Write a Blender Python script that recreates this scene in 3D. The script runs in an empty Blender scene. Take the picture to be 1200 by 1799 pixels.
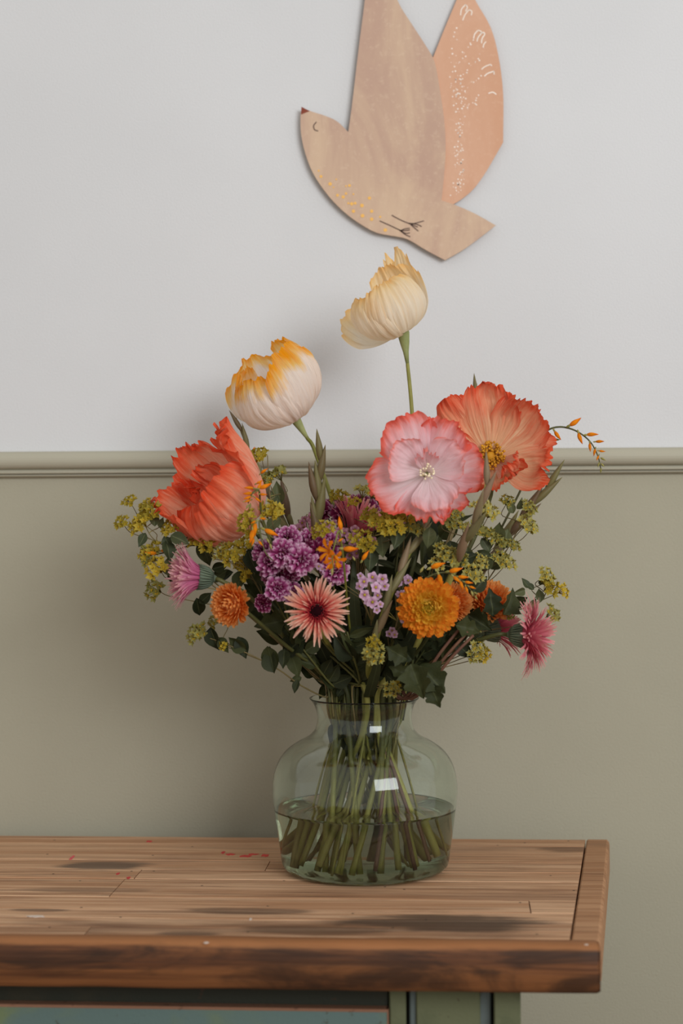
import bpy, math, random
from mathutils import Vector, Matrix, noise

C = bpy.context.scene.collection
SC = bpy.context.scene

# ------------------------------------------------------------------ camera
F_PX, WALL_D, CAM_Z, ROLL = 3000.0, 2.50, 1.315, 0.0067
TABLE_Z = 0.85
cam = bpy.data.cameras.new('camera'); cam.sensor_fit = 'HORIZONTAL'; cam.sensor_width = 24.0
cam.lens = 24.0 * F_PX / 1200.0
cam.clip_start = 0.05
co = bpy.data.objects.new('camera', cam); C.objects.link(co); SC.camera = co
_c, _s = math.cos(ROLL), math.sin(ROLL)
co.matrix_world = Matrix(((_c, _s, 0, 0), (0, 0, -1, -WALL_D), (-_s, _c, 0, CAM_Z), (0, 0, 0, 1)))
cam.dof.use_dof = True; cam.dof.focus_distance = 2.20; cam.dof.aperture_fstop = 3.2

# ------------------------------------------------------------------ light
SC.view_settings.view_transform = 'Standard'; SC.view_settings.look = 'None'
SC.view_settings.gamma = 1.0; SC.view_settings.use_curve_mapping = False
SC.view_settings.exposure = 0.0
w = bpy.data.worlds.new('room_light'); SC.world = w; w.use_nodes = True
wb = w.node_tree.nodes['Background']; wb.inputs[0].default_value = (1.0, 0.97, 0.93, 1); wb.inputs[1].default_value = 0.60

def area(name, loc, target, sx, sy, power, col):
    l = bpy.data.lights.new(name, 'AREA'); l.shape = 'RECTANGLE'; l.size = sx; l.size_y = sy; l.energy = power; l.color = col
    o = bpy.data.objects.new(name, l); C.objects.link(o); o.location = loc
    o.rotation_euler = (Vector(target) - Vector(loc)).to_track_quat('-Z', 'Y').to_euler()
    return o
wl_ = area('window_light', (2.05, -4.3, 2.6), (-0.1, -0.15, 1.95), 2.4, 1.6, 66, (0.93, 0.965, 1.0))
wl_.data.spread = math.radians(130)

try:
    SC.cycles.use_denoising = True
    SC.cycles.caustics_reflective = True; SC.cycles.caustics_refractive = True
    SC.cycles.blur_glossy = 0.6
    SC.cycles.max_bounces = 20; SC.cycles.transmission_bounces = 16; SC.cycles.transparent_max_bounces = 24
    SC.cycles.diffuse_bounces = 5; SC.cycles.glossy_bounces = 6
    SC.cycles.sample_clamp_indirect = 4.0
except Exception:
    pass

# ------------------------------------------------------------------ helpers
def P(px, py, Y):
    """World point seen at photo pixel px,py at world depth Y (wall face is Y=0)."""
    d = Y + WALL_D
    u, v = px - 600.0, 899.5 - py
    uw, vw = _c * u + _s * v, -_s * u + _c * v
    return Vector((uw / F_PX * d, Y, CAM_Z + vw / F_PX * d))

def mpp(Y): return (Y + WALL_D) / F_PX

def catmull(pts, t):
    n = len(pts) - 1
    x = min(max(t, 0.0), 1.0) * n; i = min(int(x), n - 1); f = x - i
    p1, p2 = pts[i], pts[i + 1]
    p0 = pts[i - 1] if i > 0 else [2 * a - b for a, b in zip(p1, p2)]
    p3 = pts[i + 2] if i + 2 <= n else [2 * b - a for a, b in zip(p1, p2)]
    return [0.5 * (2 * b + (c - a) * f + (2 * a - 5 * b + 4 * c - d) * f * f + (3 * b - a - 3 * c + d) * f ** 3)
            for a, b, c, d in zip(p0, p1, p2, p3)]

def smooth(pts, n):
    pts = [list(p) for p in pts]
    return [Vector(catmull(pts, i / n)) for i in range(n + 1)]

def lin(tab, t):
    n = len(tab) - 1
    x = min(max(t, 0.0), 1.0) * n; i = min(int(x), n - 1)
    return tab[i] + (tab[i + 1] - tab[i]) * (x - i)

def N3(x, y, z): return noise.noise(Vector((x, y, z)))

class MB:
    def __init__(s): s.v = []; s.f = []; s.uv = []; s.mi = []; s.cm = 0
    def add(s, verts, faces, uvs=None, M=None):
        b = len(s.v)
        for i, p in enumerate(verts):
            p = Vector(p)
            s.v.append(M @ p if M is not None else p)
            s.uv.append(uvs[i] if uvs else (0.5, 0.5))
        for f in faces: s.f.append([b + k for k in f]); s.mi.append(s.cm)
    def grid(s, rows, uvs, closed=False, M=None):
        nv, nu = len(rows), len(rows[0])
        vs = [p for r in rows for p in r]; us = [p for r in uvs for p in r]
        fs = []
        for j in range(nv - 1):
            for i in range(nu - (0 if closed else 1)):
                k = (i + 1) % nu
                fs.append((j * nu + i, j * nu + k, (j + 1) * nu + k, (j + 1) * nu + i))
        s.add(vs, fs, us, M)
    def tube(s, path, rad, sides=8, cap=True):
        n = len(path); rows, uvs = [], []
        t0 = (path[1] - path[0]).normalized()
        a = t0.orthogonal().normalized()
        for i, p in enumerate(path):
            t = (path[min(i + 1, n - 1)] - path[max(i - 1, 0)])
            if t.length < 1e-9: t = t0.copy()
            t.normalize()
            a = (a - t * a.dot(t)).normalized(); b = t.cross(a)
            r = lin(rad, i / (n - 1)) if isinstance(rad, (list, tuple)) else rad
            rows.append([p + (a * math.cos(q) + b * math.sin(q)) * r for q in [2 * math.pi * k / sides for k in range(sides)]])
            uvs.append([(k / sides, i / (n - 1)) for k in range(sides)])
        base = len(s.v)
        s.grid(rows, uvs, closed=True)
        if cap:
            s.f.append([base + k for k in range(sides)][::-1]); s.mi.append(s.cm)
            s.f.append([base + (n - 1) * sides + k for k in range(sides)]); s.mi.append(s.cm)
    def box(s, x0, x1, y0, y1, z0, z1, M=None):
        vs = [(x0, y0, z0), (x1, y0, z0), (x1, y1, z0), (x0, y1, z0), (x0, y0, z1), (x1, y0, z1), (x1, y1, z1), (x0, y1, z1)]
        s.add(vs, [(3, 2, 1, 0), (4, 5, 6, 7), (0, 1, 5, 4), (1, 2, 6, 5), (2, 3, 7, 6), (3, 0, 4, 7)], None, M)
    def prism(s, poly, z0, z1, M=None):
        n = len(poly)
        vs = [(x, y, z0) for x, y in poly] + [(x, y, z1) for x, y in poly]
        fs = [list(range(n))[::-1], list(range(n, 2 * n))] + [(i, (i + 1) % n, n + (i + 1) % n, n + i) for i in range(n)]
        s.add(vs, fs, None, M)
    def lathe(s, prof, sides=48, M=None):
        rows = [[Vector((r * math.cos(2 * math.pi * k / sides), r * math.sin(2 * math.pi * k / sides), z)) for k in range(sides)] for r, z in prof]
        uvs = [[(k / sides, j / (len(prof) - 1)) for k in range(sides)] for j in range(len(prof))]
        s.grid(rows, uvs, closed=True, M=M)
    def blob(s, c, rx, ry, rz, M=None, nu=8, nv=6):
        rows, uvs = [], []
        for j in range(nv + 1):
            th = math.pi * j / nv
            rr = max(math.sin(th), 0.02)
            rows.append([Vector((c[0] + rx * rr * math.cos(2 * math.pi * k / nu), c[1] + ry * rr * math.sin(2 * math.pi * k / nu), c[2] - rz * math.cos(th))) for k in range(nu)])
            uvs.append([(k / nu, j / nv) for k in range(nu)])
        s.grid(rows, uvs, closed=True, M=M)
    def mesh(s, name, mats, off=None, shade=True):
        me = bpy.data.meshes.new(name)
        vs = s.v if off is None else [p - off for p in s.v]
        me.from_pydata([tuple(p) for p in vs], [], s.f)
        uvl = me.uv_layers.new(name='UVMap')
        buf = []
        for poly in me.polygons:
            for li in poly.loop_indices: buf.extend(s.uv[me.loops[li].vertex_index])
        uvl.data.foreach_set('uv', buf)
        for m in (mats if isinstance(mats, (list, tuple)) else [mats]): me.materials.append(m)
        me.polygons.foreach_set('material_index', s.mi)
        me.polygons.foreach_set('use_smooth', [shade] * len(me.polygons))
        me.update()
        return me
    def build(s, name, mats, root=None, shade=True, local=False):
        off = None if (root is None or local) else root_loc(root)
        o = bpy.data.objects.new(name, s.mesh(name, mats, off, shade)); C.objects.link(o)
        if root is not None: o.parent = root
        return o

def root_loc(o):
    v = Vector((0, 0, 0))
    while o is not None: v += Vector(o.location); o = o.parent
    return v

def thing(name, label, cat, loc=(0, 0, 0), group=None):
    o = bpy.data.objects.new(name, None); C.objects.link(o); o.location = loc; o.empty_display_size = 0.02
    o['label'] = label; o['category'] = cat
    if group: o['group'] = group
    return o

def put(me, name, root, M):
    """an object that shares mesh me, child of root, at world matrix M"""
    o = bpy.data.objects.new(name, me); C.objects.link(o); o.parent = root
    M = M.copy(); M.translation -= root_loc(root)
    o.matrix_basis = M
    return o

def frame(loc, axis, scale=1.0, roll=0.0, up=(0, 0, 1)):
    """matrix with local Z on axis and local Y as near to world up as possible"""
    z = Vector(axis).normalized(); y = Vector(up); y = y - z * y.dot(z)
    if y.length < 1e-3: y = Vector((0, 1, 0)) - z * z.y
    y.normalize(); x = y.cross(z)
    m = Matrix((x, y, z)).transposed().to_4x4() @ Matrix.Rotation(roll, 4, 'Z') @ Matrix.Scale(scale, 4)
    m.translation = loc
    return m

# ------------------------------------------------------------------ materials
def L(r, g, b):
    f = lambda c: (c / 255 / 12.92) if c / 255 <= 0.04045 else ((c / 255 + 0.055) / 1.055) ** 2.4
    return (f(r), f(g), f(b), 1.0)

class NT:
    def __init__(s, name):
        s.m = bpy.data.materials.new(name); s.m.use_nodes = True
        s.t = s.m.node_tree; s.t.nodes.clear()
        s.out = s.t.nodes.new('ShaderNodeOutputMaterial')
    def n(s, typ, **kw):
        x = s.t.nodes.new(typ)
        for k, v in kw.items():
            if k.startswith('i_'): x.inputs[k[2:].replace('_', ' ')].default_value = v
            else: setattr(x, k, v)
        return x
    def l(s, a, b): s.t.links.new(a, b)
    def val(s, sock, v):
        if hasattr(v, 'is_output') or hasattr(v, 'node'): s.l(v, sock)
        else: sock.default_value = v
    def math(s, op, a, b=0.0, clamp=False):
        x = s.n('ShaderNodeMath', operation=op, use_clamp=clamp); s.val(x.inputs[0], a); s.val(x.inputs[1], b); return x.outputs[0]
    def mix(s, fac, a, b, blend='MIX'):
        x = s.n('ShaderNodeMix', data_type='RGBA', blend_type=blend)
        s.val(x.inputs[0], fac); s.val(x.inputs[6], a); s.val(x.inputs[7], b); return x.outputs[2]
    def ramp(s, fac, stops, interp='LINEAR'):
        x = s.n('ShaderNodeValToRGB'); x.color_ramp.interpolation = interp
        e = x.color_ramp.elements
        while len(e) > 1: e.remove(e[-1])
        e[0].position = stops[0][0]; e[0].color = stops[0][1]
        for p, c in stops[1:]:
            q = e.new(p); q.color = c
        s.val(x.inputs[0], fac); return x.outputs[0]
    def noise(s, vec, scale, detail=3.0, rough=0.5, dist=0.0):
        x = s.n('ShaderNodeTexNoise'); x.inputs['Scale'].default_value = scale; x.inputs['Detail'].default_value = detail
        x.inputs['Roughness'].default_value = rough; x.inputs['Distortion'].default_value = dist
        if vec is not None: s.l(vec, x.inputs['Vector'])
        return x.outputs[0]
    def mapping(s, vec, scale=(1, 1, 1), loc=(0, 0, 0)):
        x = s.n('ShaderNodeMapping'); x.inputs['Scale'].default_value = scale; x.inputs['Location'].default_value = loc
        s.l(vec, x.inputs['Vector']); return x.outputs[0]
    def coord(s, which='Object'): return s.n('ShaderNodeTexCoord').outputs[which]
    def xyz(s, vec):
        x = s.n('ShaderNodeSeparateXYZ'); s.l(vec, x.inputs[0]); return x.outputs
    def step(s, x, lo, hi):
        m = s.n('ShaderNodeMapRange', interpolation_type='SMOOTHSTEP', clamp=True)
        s.val(m.inputs[0], x); m.inputs[1].default_value = lo; m.inputs[2].default_value = hi
        m.inputs[3].default_value = 0; m.inputs[4].default_value = 1
        return m.outputs[0]
    def bump(s, h, strength, dist):
        b = s.n('ShaderNodeBump'); b.inputs['Strength'].default_value = strength; b.inputs['Distance'].default_value = dist
        s.l(h, b.inputs['Height']); return b.outputs[0]
    def principled(s, col, rough=0.6, bump=None, spec=0.4):
        b = s.n('ShaderNodeBsdfPrincipled'); s.val(b.inputs['Base Color'], col); s.val(b.inputs['Roughness'], rough)
        b.inputs['Specular IOR Level'].default_value = spec
        if bump is not None: s.l(bump, b.inputs['Normal'])
        return b.outputs[0]
    def done(s, sh): s.l(sh, s.out.inputs[0]); return s.m

def paint_mat(name, col, bs=0.35, scale=260, var=0.03, rough=0.75):
    n = NT(name); v = n.coord('Object')
    a = n.noise(v, scale, 4, 0.6); b = n.noise(v, 3.0, 3, 0.5)
    dark = tuple(c * (1 - var * 3) for c in col[:3]) + (1,)
    c = n.mix(n.step(b, 0.35, 0.7), dark, col)
    return n.done(n.principled(c, rough, n.bump(a, bs, 0.002), 0.25))

def petal_mat(name, stops, fibre=0.35, fibre_col=None, trans=0.35, fs=(34, 1.6), blotch=0.12, bs=0.55, light=None):
    """colour by length along the petal (UV v), broken by crinkles that run along it"""
    n = NT(name); uv = n.coord('UV'); x = n.xyz(uv)
    rnd = n.n('ShaderNodeObjectInfo').outputs['Random']
    off = n.n('ShaderNodeCombineXYZ'); n.l(n.math('MULTIPLY', rnd, 37.0), off.inputs[0]); n.l(n.math('MULTIPLY', rnd, 11.0), off.inputs[2])
    ad = n.n('ShaderNodeVectorMath', operation='ADD'); n.l(uv, ad.inputs[0]); n.l(off.outputs[0], ad.inputs[1])
    uo = ad.outputs[0]
    f = n.noise(n.mapping(uo, (fs[0], fs[1], 1)), 1.0, 4, 0.65, 0.6)
    bl = n.noise(n.mapping(uo, (5, 3, 1)), 1.0, 3, 0.6)
    t = n.math('ADD', x[1], n.math('MULTIPLY', n.math('SUBTRACT', f, 0.5), blotch * 1.6))
    t = n.math('ADD', t, n.math('MULTIPLY', n.math('SUBTRACT', bl, 0.5), blotch * 2.2))
    c = n.ramp(t, stops)
    if fibre_col is None: fibre_col = stops[-1][1]
    f2 = n.noise(n.mapping(uo, (fs[0] * 2.3, fs[1] * 1.6, 1)), 1.0, 4, 0.7, 1.0)
    c = n.mix(n.math('MULTIPLY', n.step(f, 0.48, 0.68), fibre), c, fibre_col)
    c = n.mix(n.math('MULTIPLY', n.step(f2, 0.54, 0.68), fibre * 0.6), c, stops[0][1] if light is None else light)
    nb = n.bump(n.math('ADD', f, n.math('MULTIPLY', f2, 0.6)), bs, 0.004)
    p = n.principled(c, 0.7, nb, 0.15)
    tr = n.n('ShaderNodeBsdfTranslucent'); n.l(c, tr.inputs[0]); n.l(nb, tr.inputs[1])
    m = n.n('ShaderNodeMixShader'); m.inputs[0].default_value = trans; n.l(p, m.inputs[1]); n.l(tr.outputs[0], m.inputs[2])
    return n.done(m.outputs[0])

def plant_mat(name, a, b, rough=0.5, scale=60, rndv=0.5, trans=0.0, veins=False, spec=0.3, foot=None):
    n = NT(name); v = n.coord('Object'); rnd = n.n('ShaderNodeObjectInfo').outputs['Random']
    k = n.math('ADD', n.math('MULTIPLY', n.noise(v, scale, 3, 0.6), 1 - rndv), n.math('MULTIPLY', rnd, rndv))
    c = n.mix(n.step(k, 0.25, 0.75), a, b)
    nb = None
    if foot is not None:
        c = n.mix(n.step(n.xyz(n.coord('UV'))[1], 0.68, 0.92), c, foot)
    if veins:
        x = n.xyz(n.coord('UV')); mid = n.math('ABSOLUTE', n.math('SUBTRACT', x[0], 0.5))
        c = n.mix(n.math('SUBTRACT', 1.0, n.step(mid, 0.0, 0.05), True), c, tuple(min(1, q * 1.25 + 0.008) for q in b[:3]) + (1,))
    p = n.principled(c, rough, nb, spec)
    if trans:
        tr = n.n('ShaderNodeBsdfTranslucent'); n.l(c, tr.inputs[0])
        m = n.n('ShaderNodeMixShader'); m.inputs[0].default_value = trans; n.l(p, m.inputs[1]); n.l(tr.outputs[0], m.inputs[2])
        return n.done(m.outputs[0])
    return n.done(p)

M = {}
M['white_wall'] = paint_mat('white_wall_paint', L(213, 213, 213), 0.28, 340, 0.012)
M['sage_wall'] = paint_mat('sage_wall_paint', L(170, 165, 145), 0.35, 300, 0.02)
M['rail'] = paint_mat('sage_rail_paint', L(176, 171, 152), 0.08, 160, 0.02, 0.55)
M['floor'] = paint_mat('floor_boards', L(150, 120, 90), 0.2, 60, 0.06)
M['pop_white'] = petal_mat('crepe_white_orange_rim', [(0, L(250, 222, 206)), (0.25, L(255, 243, 234)), (0.72, L(255, 246, 236)), (0.84, L(255, 212, 124)), (0.96, L(255, 172, 24))], 0.25, L(250, 220, 190), 0.5, blotch=0.15, light=L(255, 250, 244))
M['pop_cream'] = petal_mat('crepe_cream_apricot', [(0, L(255, 242, 218)), (0.6, L(255, 244, 224)), (0.88, L(255, 228, 178)), (1.0, L(254, 206, 130))], 0.32, L(253, 220, 168), 0.5, blotch=0.12, light=L(255, 248, 232))
M['pop_orange'] = petal_mat('crepe_orange', [(0, L(254, 220, 196)), (0.42, L(252, 198, 170)), (0.7, L(248, 162, 130)), (0.86, L(243, 122, 84)), (1.0, L(234, 80, 42))], 0.55, L(240, 118, 82), 0.4, blotch=0.2, light=L(254, 212, 186))
M['pop_coral'] = petal_mat('crepe_coral', [(0, L(252, 218, 172)), (0.45, L(250, 196, 156)), (0.72, L(246, 150, 114)), (0.92, L(238, 92, 56))], 0.5, L(242, 138, 98), 0.4, blotch=0.22, light=L(254, 216, 182))
M['pop_pink'] = petal_mat('crepe_pink', [(0, L(255, 240, 242)), (0.45, L(255, 222, 226)), (0.70, L(254, 188, 188)), (0.87, L(252, 132, 116)), (1.0, L(244, 96, 72))], 0.16, L(252, 170, 166), 0.45, blotch=0.16, light=L(255, 240, 242))
M['pop_blush'] = petal_mat('crepe_blush', [(0, L(255, 240, 240)), (0.6, L(255, 226, 230)), (0.86, L(254, 204, 206)), (1.0, L(252, 150, 138))], 0.16, L(253, 188, 186), 0.42, blotch=0.16)
M['gerb_peach'] = petal_mat('gerbera_peach', [(0, L(130, 6, 20)), (0.26, L(196, 30, 44)), (0.46, L(240, 122, 104)), (0.78, L(252, 190, 164)), (1, L(254, 214, 192))], 0.3, L(234, 112, 104), 0.3, (9, 1), 0.1, light=L(254, 214, 192))
M['gerb_magenta'] = petal_mat('gerbera_pink', [(0, L(214, 100, 146)), (0.4, L(238, 140, 182)), (0.8, L(248, 178, 202)), (1, L(253, 208, 198))], 0.4, L(222, 94, 146), 0.3, (9, 1), 0.16, light=L(253, 206, 220))
M['gerb_rose'] = petal_mat('gerbera_rose', [(0, L(214, 88, 112)), (0.4, L(238, 120, 142)), (0.8, L(246, 154, 164)), (1, L(252, 196, 182))], 0.4, L(224, 88, 120), 0.3, (9, 1), 0.16, light=L(252, 194, 192))
M['mum_orange'] = petal_mat('chrysanthemum_orange', [(0, L(255, 210, 76)), (0.6, L(255, 190, 60)), (0.9, L(253, 156, 44)), (1, L(250, 128, 34))], 0.25, L(255, 212, 100), 0.35, (5, 1), 0.14, light=L(255, 222, 124))
M['mum_gold'] = petal_mat('chrysanthemum_gold', [(0, L(252, 196, 44)), (0.5, L(255, 216, 76)), (1, L(255, 208, 84))], 0.2, L(255, 226, 120), 0.35, (5, 1), 0.14)
M['mum_copper'] = petal_mat('chrysanthemum_copper', [(0, L(232, 108, 26)), (0.5, L(248, 148, 58)), (1, L(253, 186, 112))], 0.25, L(240, 120, 36), 0.35, (5, 1), 0.14, light=L(254, 192, 122))
M['mum_purple'] = petal_mat('chrysanthemum_purple', [(0, L(96, 6, 46)), (0.5, L(134, 24, 78)), (0.80, L(178, 82, 138)), (0.98, L(232, 190, 212))], 0.3, L(146, 34, 90), 0.22, (6, 1), 0.16, light=L(216, 160, 192))
M['mum_wine'] = petal_mat('chrysanthemum_wine', [(0, L(76, 8, 40)), (0.5, L(122, 22, 68)), (0.85, L(144, 44, 92)), (1, L(220, 170, 192))], 0.2, L(98, 12, 56), 0.25, (6, 1), 0.2, light=L(150, 50, 96))
M['wax'] = petal_mat('waxflower_lilac', [(0, L(180, 110, 150)), (0.4, L(222, 178, 206)), (1, L(236, 204, 226))], 0.1, L(200, 140, 180), 0.25, (5, 1), 0.1)
M['wax_pink'] = petal_mat('waxflower_pink', [(0, L(176, 96, 128)), (0.5, L(216, 156, 178)), (1, L(228, 180, 196))], 0.1, L(190, 110, 150), 0.25, (5, 1), 0.1)
M['croc'] = petal_mat('crocosmia_orange', [(0, L(222, 120, 20)), (0.5, L(250, 150, 16)), (1, L(244, 116, 10))], 0.2, L(255, 180, 40), 0.25, (5, 1), 0.1)
M['umbel'] = plant_mat('umbel_yellow_green', L(146, 130, 38), L(198, 172, 58), 0.6, 90, 0.4, 0.25)
M['umbel_green'] = plant_mat('umbel_soft_green', L(130, 126, 62), L(176, 168, 96), 0.6, 90, 0.4, 0.25)
M['floret'] = plant_mat('floret_yellow', L(176, 142, 26), L(204, 168, 44), 0.6, 90, 0.4)
M['leaf'] = plant_mat('leaf_dark_green', L(38, 44, 24), L(62, 66, 36), 0.6, 30, 0.6, 0.12, True, 0.2)
M['leaf_oval'] = plant_mat('leaf_grey_green', L(62, 70, 44), L(92, 96, 62), 0.55, 30, 0.6, 0.2, True, 0.25)
M['blade'] = plant_mat('blade_leaf_green', L(34, 40, 22), L(58, 62, 34), 0.55, 20, 0.5, 0.1, True, 0.2)
M['stem'] = plant_mat('stem_green', L(112, 112, 46), L(156, 150, 78), 0.5, 40, 0.6, foot=L(172, 164, 86))
M['stem_dark'] = plant_mat('stem_dark_green', L(58, 62, 32), L(88, 88, 46), 0.5, 40, 0.6, foot=L(140, 134, 62))
M['stem_red'] = plant_mat('stem_red_brown', L(96, 62, 50), L(130, 96, 70), 0.5, 40, 0.5)
M['twig'] = plant_mat('twig_olive', L(104, 92, 56), L(132, 116, 78), 0.6, 40, 0.5, foot=L(150, 140, 76))
M['calyx'] = plant_mat('calyx_green', L(128, 136, 84), L(156, 160, 104), 0.6, 60, 0.3)
M['calyx_grey'] = plant_mat('calyx_grey_green', L(82, 96, 80), L(112, 124, 100), 0.6, 60, 0.3)
M['spike'] = plant_mat('bud_brown_green', L(106, 84, 62), L(122, 116, 72), 0.5, 70, 0.55, 0.15)
M['spike_green'] = plant_mat('bud_soft_green', L(124, 118, 80), L(142, 116, 92), 0.5, 50, 0.5, 0.15)
M['stamen'] = plant_mat('stamen_gold', L(170, 112, 20), L(220, 160, 40), 0.7, 90, 0.3)
M['pistil'] = plant_mat('pistil_pale', L(230, 214, 170), L(246, 236, 200), 0.7, 90, 0.3)
M['disc_dark'] = plant_mat('disc_dark_red', L(20, 6, 8), L(36, 8, 12), 1.0, 300, 0.2, spec=0.05)
M['disc_red'] = plant_mat('disc_crimson', L(130, 14, 30), L(176, 34, 44), 0.8, 300, 0.2)
M['disc_green'] = plant_mat('disc_yellow_green', L(168, 150, 30), L(196, 176, 50), 0.8, 300, 0.2)
M['bird_dark'] = plant_mat('painted_brown_line', L(92, 72, 64), L(100, 78, 70), 0.8)
M['bird_beak'] = plant_mat('painted_beak', L(126, 62, 46), L(136, 70, 52), 0.8)
M['bird_white'] = plant_mat('painted_white_dot', L(240, 226, 210), L(246, 234, 220), 0.8)
M['bird_yellow'] = plant_mat('painted_ochre_dot', L(236, 180, 96), L(240, 186, 100), 0.8)
M['paint_red'] = plant_mat('dried_red_paint', L(190, 62, 62), L(214, 78, 70), 0.7)
M['paint_pink'] = plant_mat('dried_pink_paint', L(214, 90, 96), L(224, 104, 110), 0.7)
M['paint_white'] = plant_mat('dried_white_paint', L(206, 190, 176), L(214, 200, 188), 0.7)

def bird_mat(name, a, b, c):
    n = NT(name); v = n.coord('Object')
    k = n.noise(n.mapping(v, (9, 9, 4)), 1.0, 5, 0.62, 0.8); k2 = n.noise(v, 130, 4, 0.7)
    col = n.mix(n.step(k, 0.36, 0.66), a, b)
    col = n.mix(n.math('MULTIPLY', n.step(k2, 0.52, 0.7), 0.3), col, c)
    return n.done(n.principled(col, 0.8, n.bump(k2, 0.25, 0.001), 0.2))
M['bird_tan'] = bird_mat('bird_card_tan', L(190, 158, 139), L(208, 180, 153), L(220, 196, 170))
M['bird_orange'] = bird_mat('bird_card_apricot', L(214, 170, 142), L(208, 160, 130), L(222, 186, 160))

def glass_mat():
    n = NT('clear_glass')
    g = n.n('ShaderNodeBsdfGlass'); g.inputs['IOR'].default_value = 1.45; g.inputs['Roughness'].default_value = 0.0
    g.inputs['Color'].default_value = (0.945, 0.97, 0.952, 1)
    return n.done(g.outputs[0])
def water_mat():
    n = NT('vase_water')
    g = n.n('ShaderNodeBsdfGlass'); g.inputs['IOR'].default_value = 1.33; g.inputs['Roughness'].default_value = 0.0
    g.inputs['Color'].default_value = (0.97, 0.985, 0.95, 1)
    n.l(g.outputs[0], n.out.inputs[0])
    va = n.n('ShaderNodeVolumeAbsorption'); va.inputs[0].default_value = L(132, 136, 96); va.inputs[1].default_value = 4.2
    n.l(va.outputs[0], n.out.inputs[1])
    return n.m
M['glass'] = glass_mat(); M['water'] = water_mat()

def wood_mat(name, a, b, dark, stains_tones=(), grain=1.0, holes=True, darken=0.0, blot=None, worn=None):
    """weathered boards: x runs along the grain; stains = (x, y, rx, ry, strength, colour) in sideboard coordinates"""
    n = NT(name); v = n.coord('Object'); rnd = n.n('ShaderNodeObjectInfo').outputs['Random']
    off = n.n('ShaderNodeCombineXYZ'); n.l(n.math('MULTIPLY', rnd, 9.0), off.inputs[0]); n.l(n.math('MULTIPLY', rnd, 5.0), off.inputs[1])
    ad = n.n('ShaderNodeVectorMath', operation='ADD'); n.l(v, ad.inputs[0]); n.l(off.outputs[0], ad.inputs[1]); vo = ad.outputs[0]
    g1 = n.noise(n.mapping(vo, (3.0, 90, 90)), 1.0, 5, 0.65, 0.4)
    g2 = n.noise(n.mapping(vo, (7.0, 320, 320)), 1.0, 3, 0.6)
    big = n.noise(n.mapping(vo, (2.2, 9, 9)), 1.0, 4, 0.6, 0.5)
    c = n.mix(n.step(g1, 0.36, 0.64), b, a)
    g3 = n.noise(n.mapping(vo, (1.6, 150, 150)), 1.0, 4, 0.6, 0.3)
    c = n.mix(n.math('MULTIPLY', n.step(g3, 0.56, 0.68), 0.55 * grain), c, dark)
    c = n.mix(n.math('MULTIPLY', n.step(big, 0.48, 0.75), 0.55), c, dark)
    c = n.mix(n.math('MULTIPLY', n.math('SUBTRACT', rnd, 0.25), 0.38, True), c, b)
    c = n.mix(n.math('MULTIPLY', n.step(g2, 0.55, 0.70), 0.75 * grain), c, dark)
    x = n.xyz(v)
    wob = n.noise(n.mapping(v, (6, 40, 40)), 1.0, 4, 0.65)
    for (sx, sy, rx, ry, st, col) in stains_tones:
        dx = n.math('DIVIDE', n.math('SUBTRACT', x[0], sx), rx); dy = n.math('DIVIDE', n.math('SUBTRACT', x[1], sy), ry)
        d = n.math('SQRT', n.math('ADD', n.math('MULTIPLY', dx, dx), n.math('MULTIPLY', dy, dy)))
        d = n.math('ADD', d, n.math('MULTIPLY', n.math('SUBTRACT', wob, 0.5), 1.5))
        c = n.mix(n.math('MULTIPLY', n.math('SUBTRACT', 1.0, n.step(d, 0.65, 1.15)), st), c, col)
    if blot:
        k = n.noise(n.mapping(v, (4.5, 9, 16)), 1.0, 5, 0.6, 1.0)
        c = n.mix(n.math('MULTIPLY', n.step(k, 0.46, 0.62), 0.8), c, blot)
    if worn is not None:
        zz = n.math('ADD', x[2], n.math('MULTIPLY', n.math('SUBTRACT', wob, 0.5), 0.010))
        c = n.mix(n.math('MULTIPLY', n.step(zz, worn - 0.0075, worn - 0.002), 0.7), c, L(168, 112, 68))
    if holes:
        vo2 = n.n('ShaderNodeTexVoronoi', voronoi_dimensions='2D'); vo2.inputs['Scale'].default_value = 9; n.l(v, vo2.inputs['Vector'])
        c = n.mix(n.math('SUBTRACT', 1.0, n.step(vo2.outputs['Distance'], 0.012, 0.018)), c, L(14, 9, 6))
    h = n.math('ADD', n.math('MULTIPLY', g1, 0.6), n.math('MULTIPLY', g2, 0.4))
    return n.done(n.principled(c, 0.62, n.bump(h, 0.35, 0.003), 0.3))

def old_paint_mat(name, a, b, c3):
    n = NT(name); v = n.coord('Object')
    k = n.noise(n.mapping(v, (5, 8, 10)), 1.0, 4, 0.6, 0.6); k2 = n.noise(v, 70, 4, 0.7); k3 = n.noise(v, 260, 3, 0.6)
    c = n.mix(n.step(k, 0.42, 0.6), a, b)
    c = n.mix(n.math('MULTIPLY', n.step(k2, 0.62, 0.7), 0.8), c, c3)
    return n.done(n.principled(c, 0.6, n.bump(k3, 0.2, 0.002), 0.3))

# ------------------------------------------------------------------ the setting
def plane_obj(name, verts, mat, kind='structure'):
    mb = MB(); mb.add(verts, [(0, 1, 2, 3)]); o = mb.build(name, mat, shade=False); o['kind'] = kind; return o

RAIL_TOP = P(600, 790, 0).z; RAIL_BOT = P(600, 835, 0).z
mb = MB()
mb.add([(-3, 0, RAIL_BOT + 0.01), (3, 0, RAIL_BOT + 0.01), (3, 0, 2.7), (-3, 0, 2.7)], [(0, 1, 2, 3)])
mb.cm = 1
mb.add([(-3, 0, 0), (3, 0, 0), (3, 0, RAIL_BOT + 0.01), (-3, 0, RAIL_BOT + 0.01)], [(0, 1, 2, 3)])
wl = mb.build('wall_back', [M['white_wall'], M['sage_wall']], shade=False); wl['kind'] = 'structure'

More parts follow.
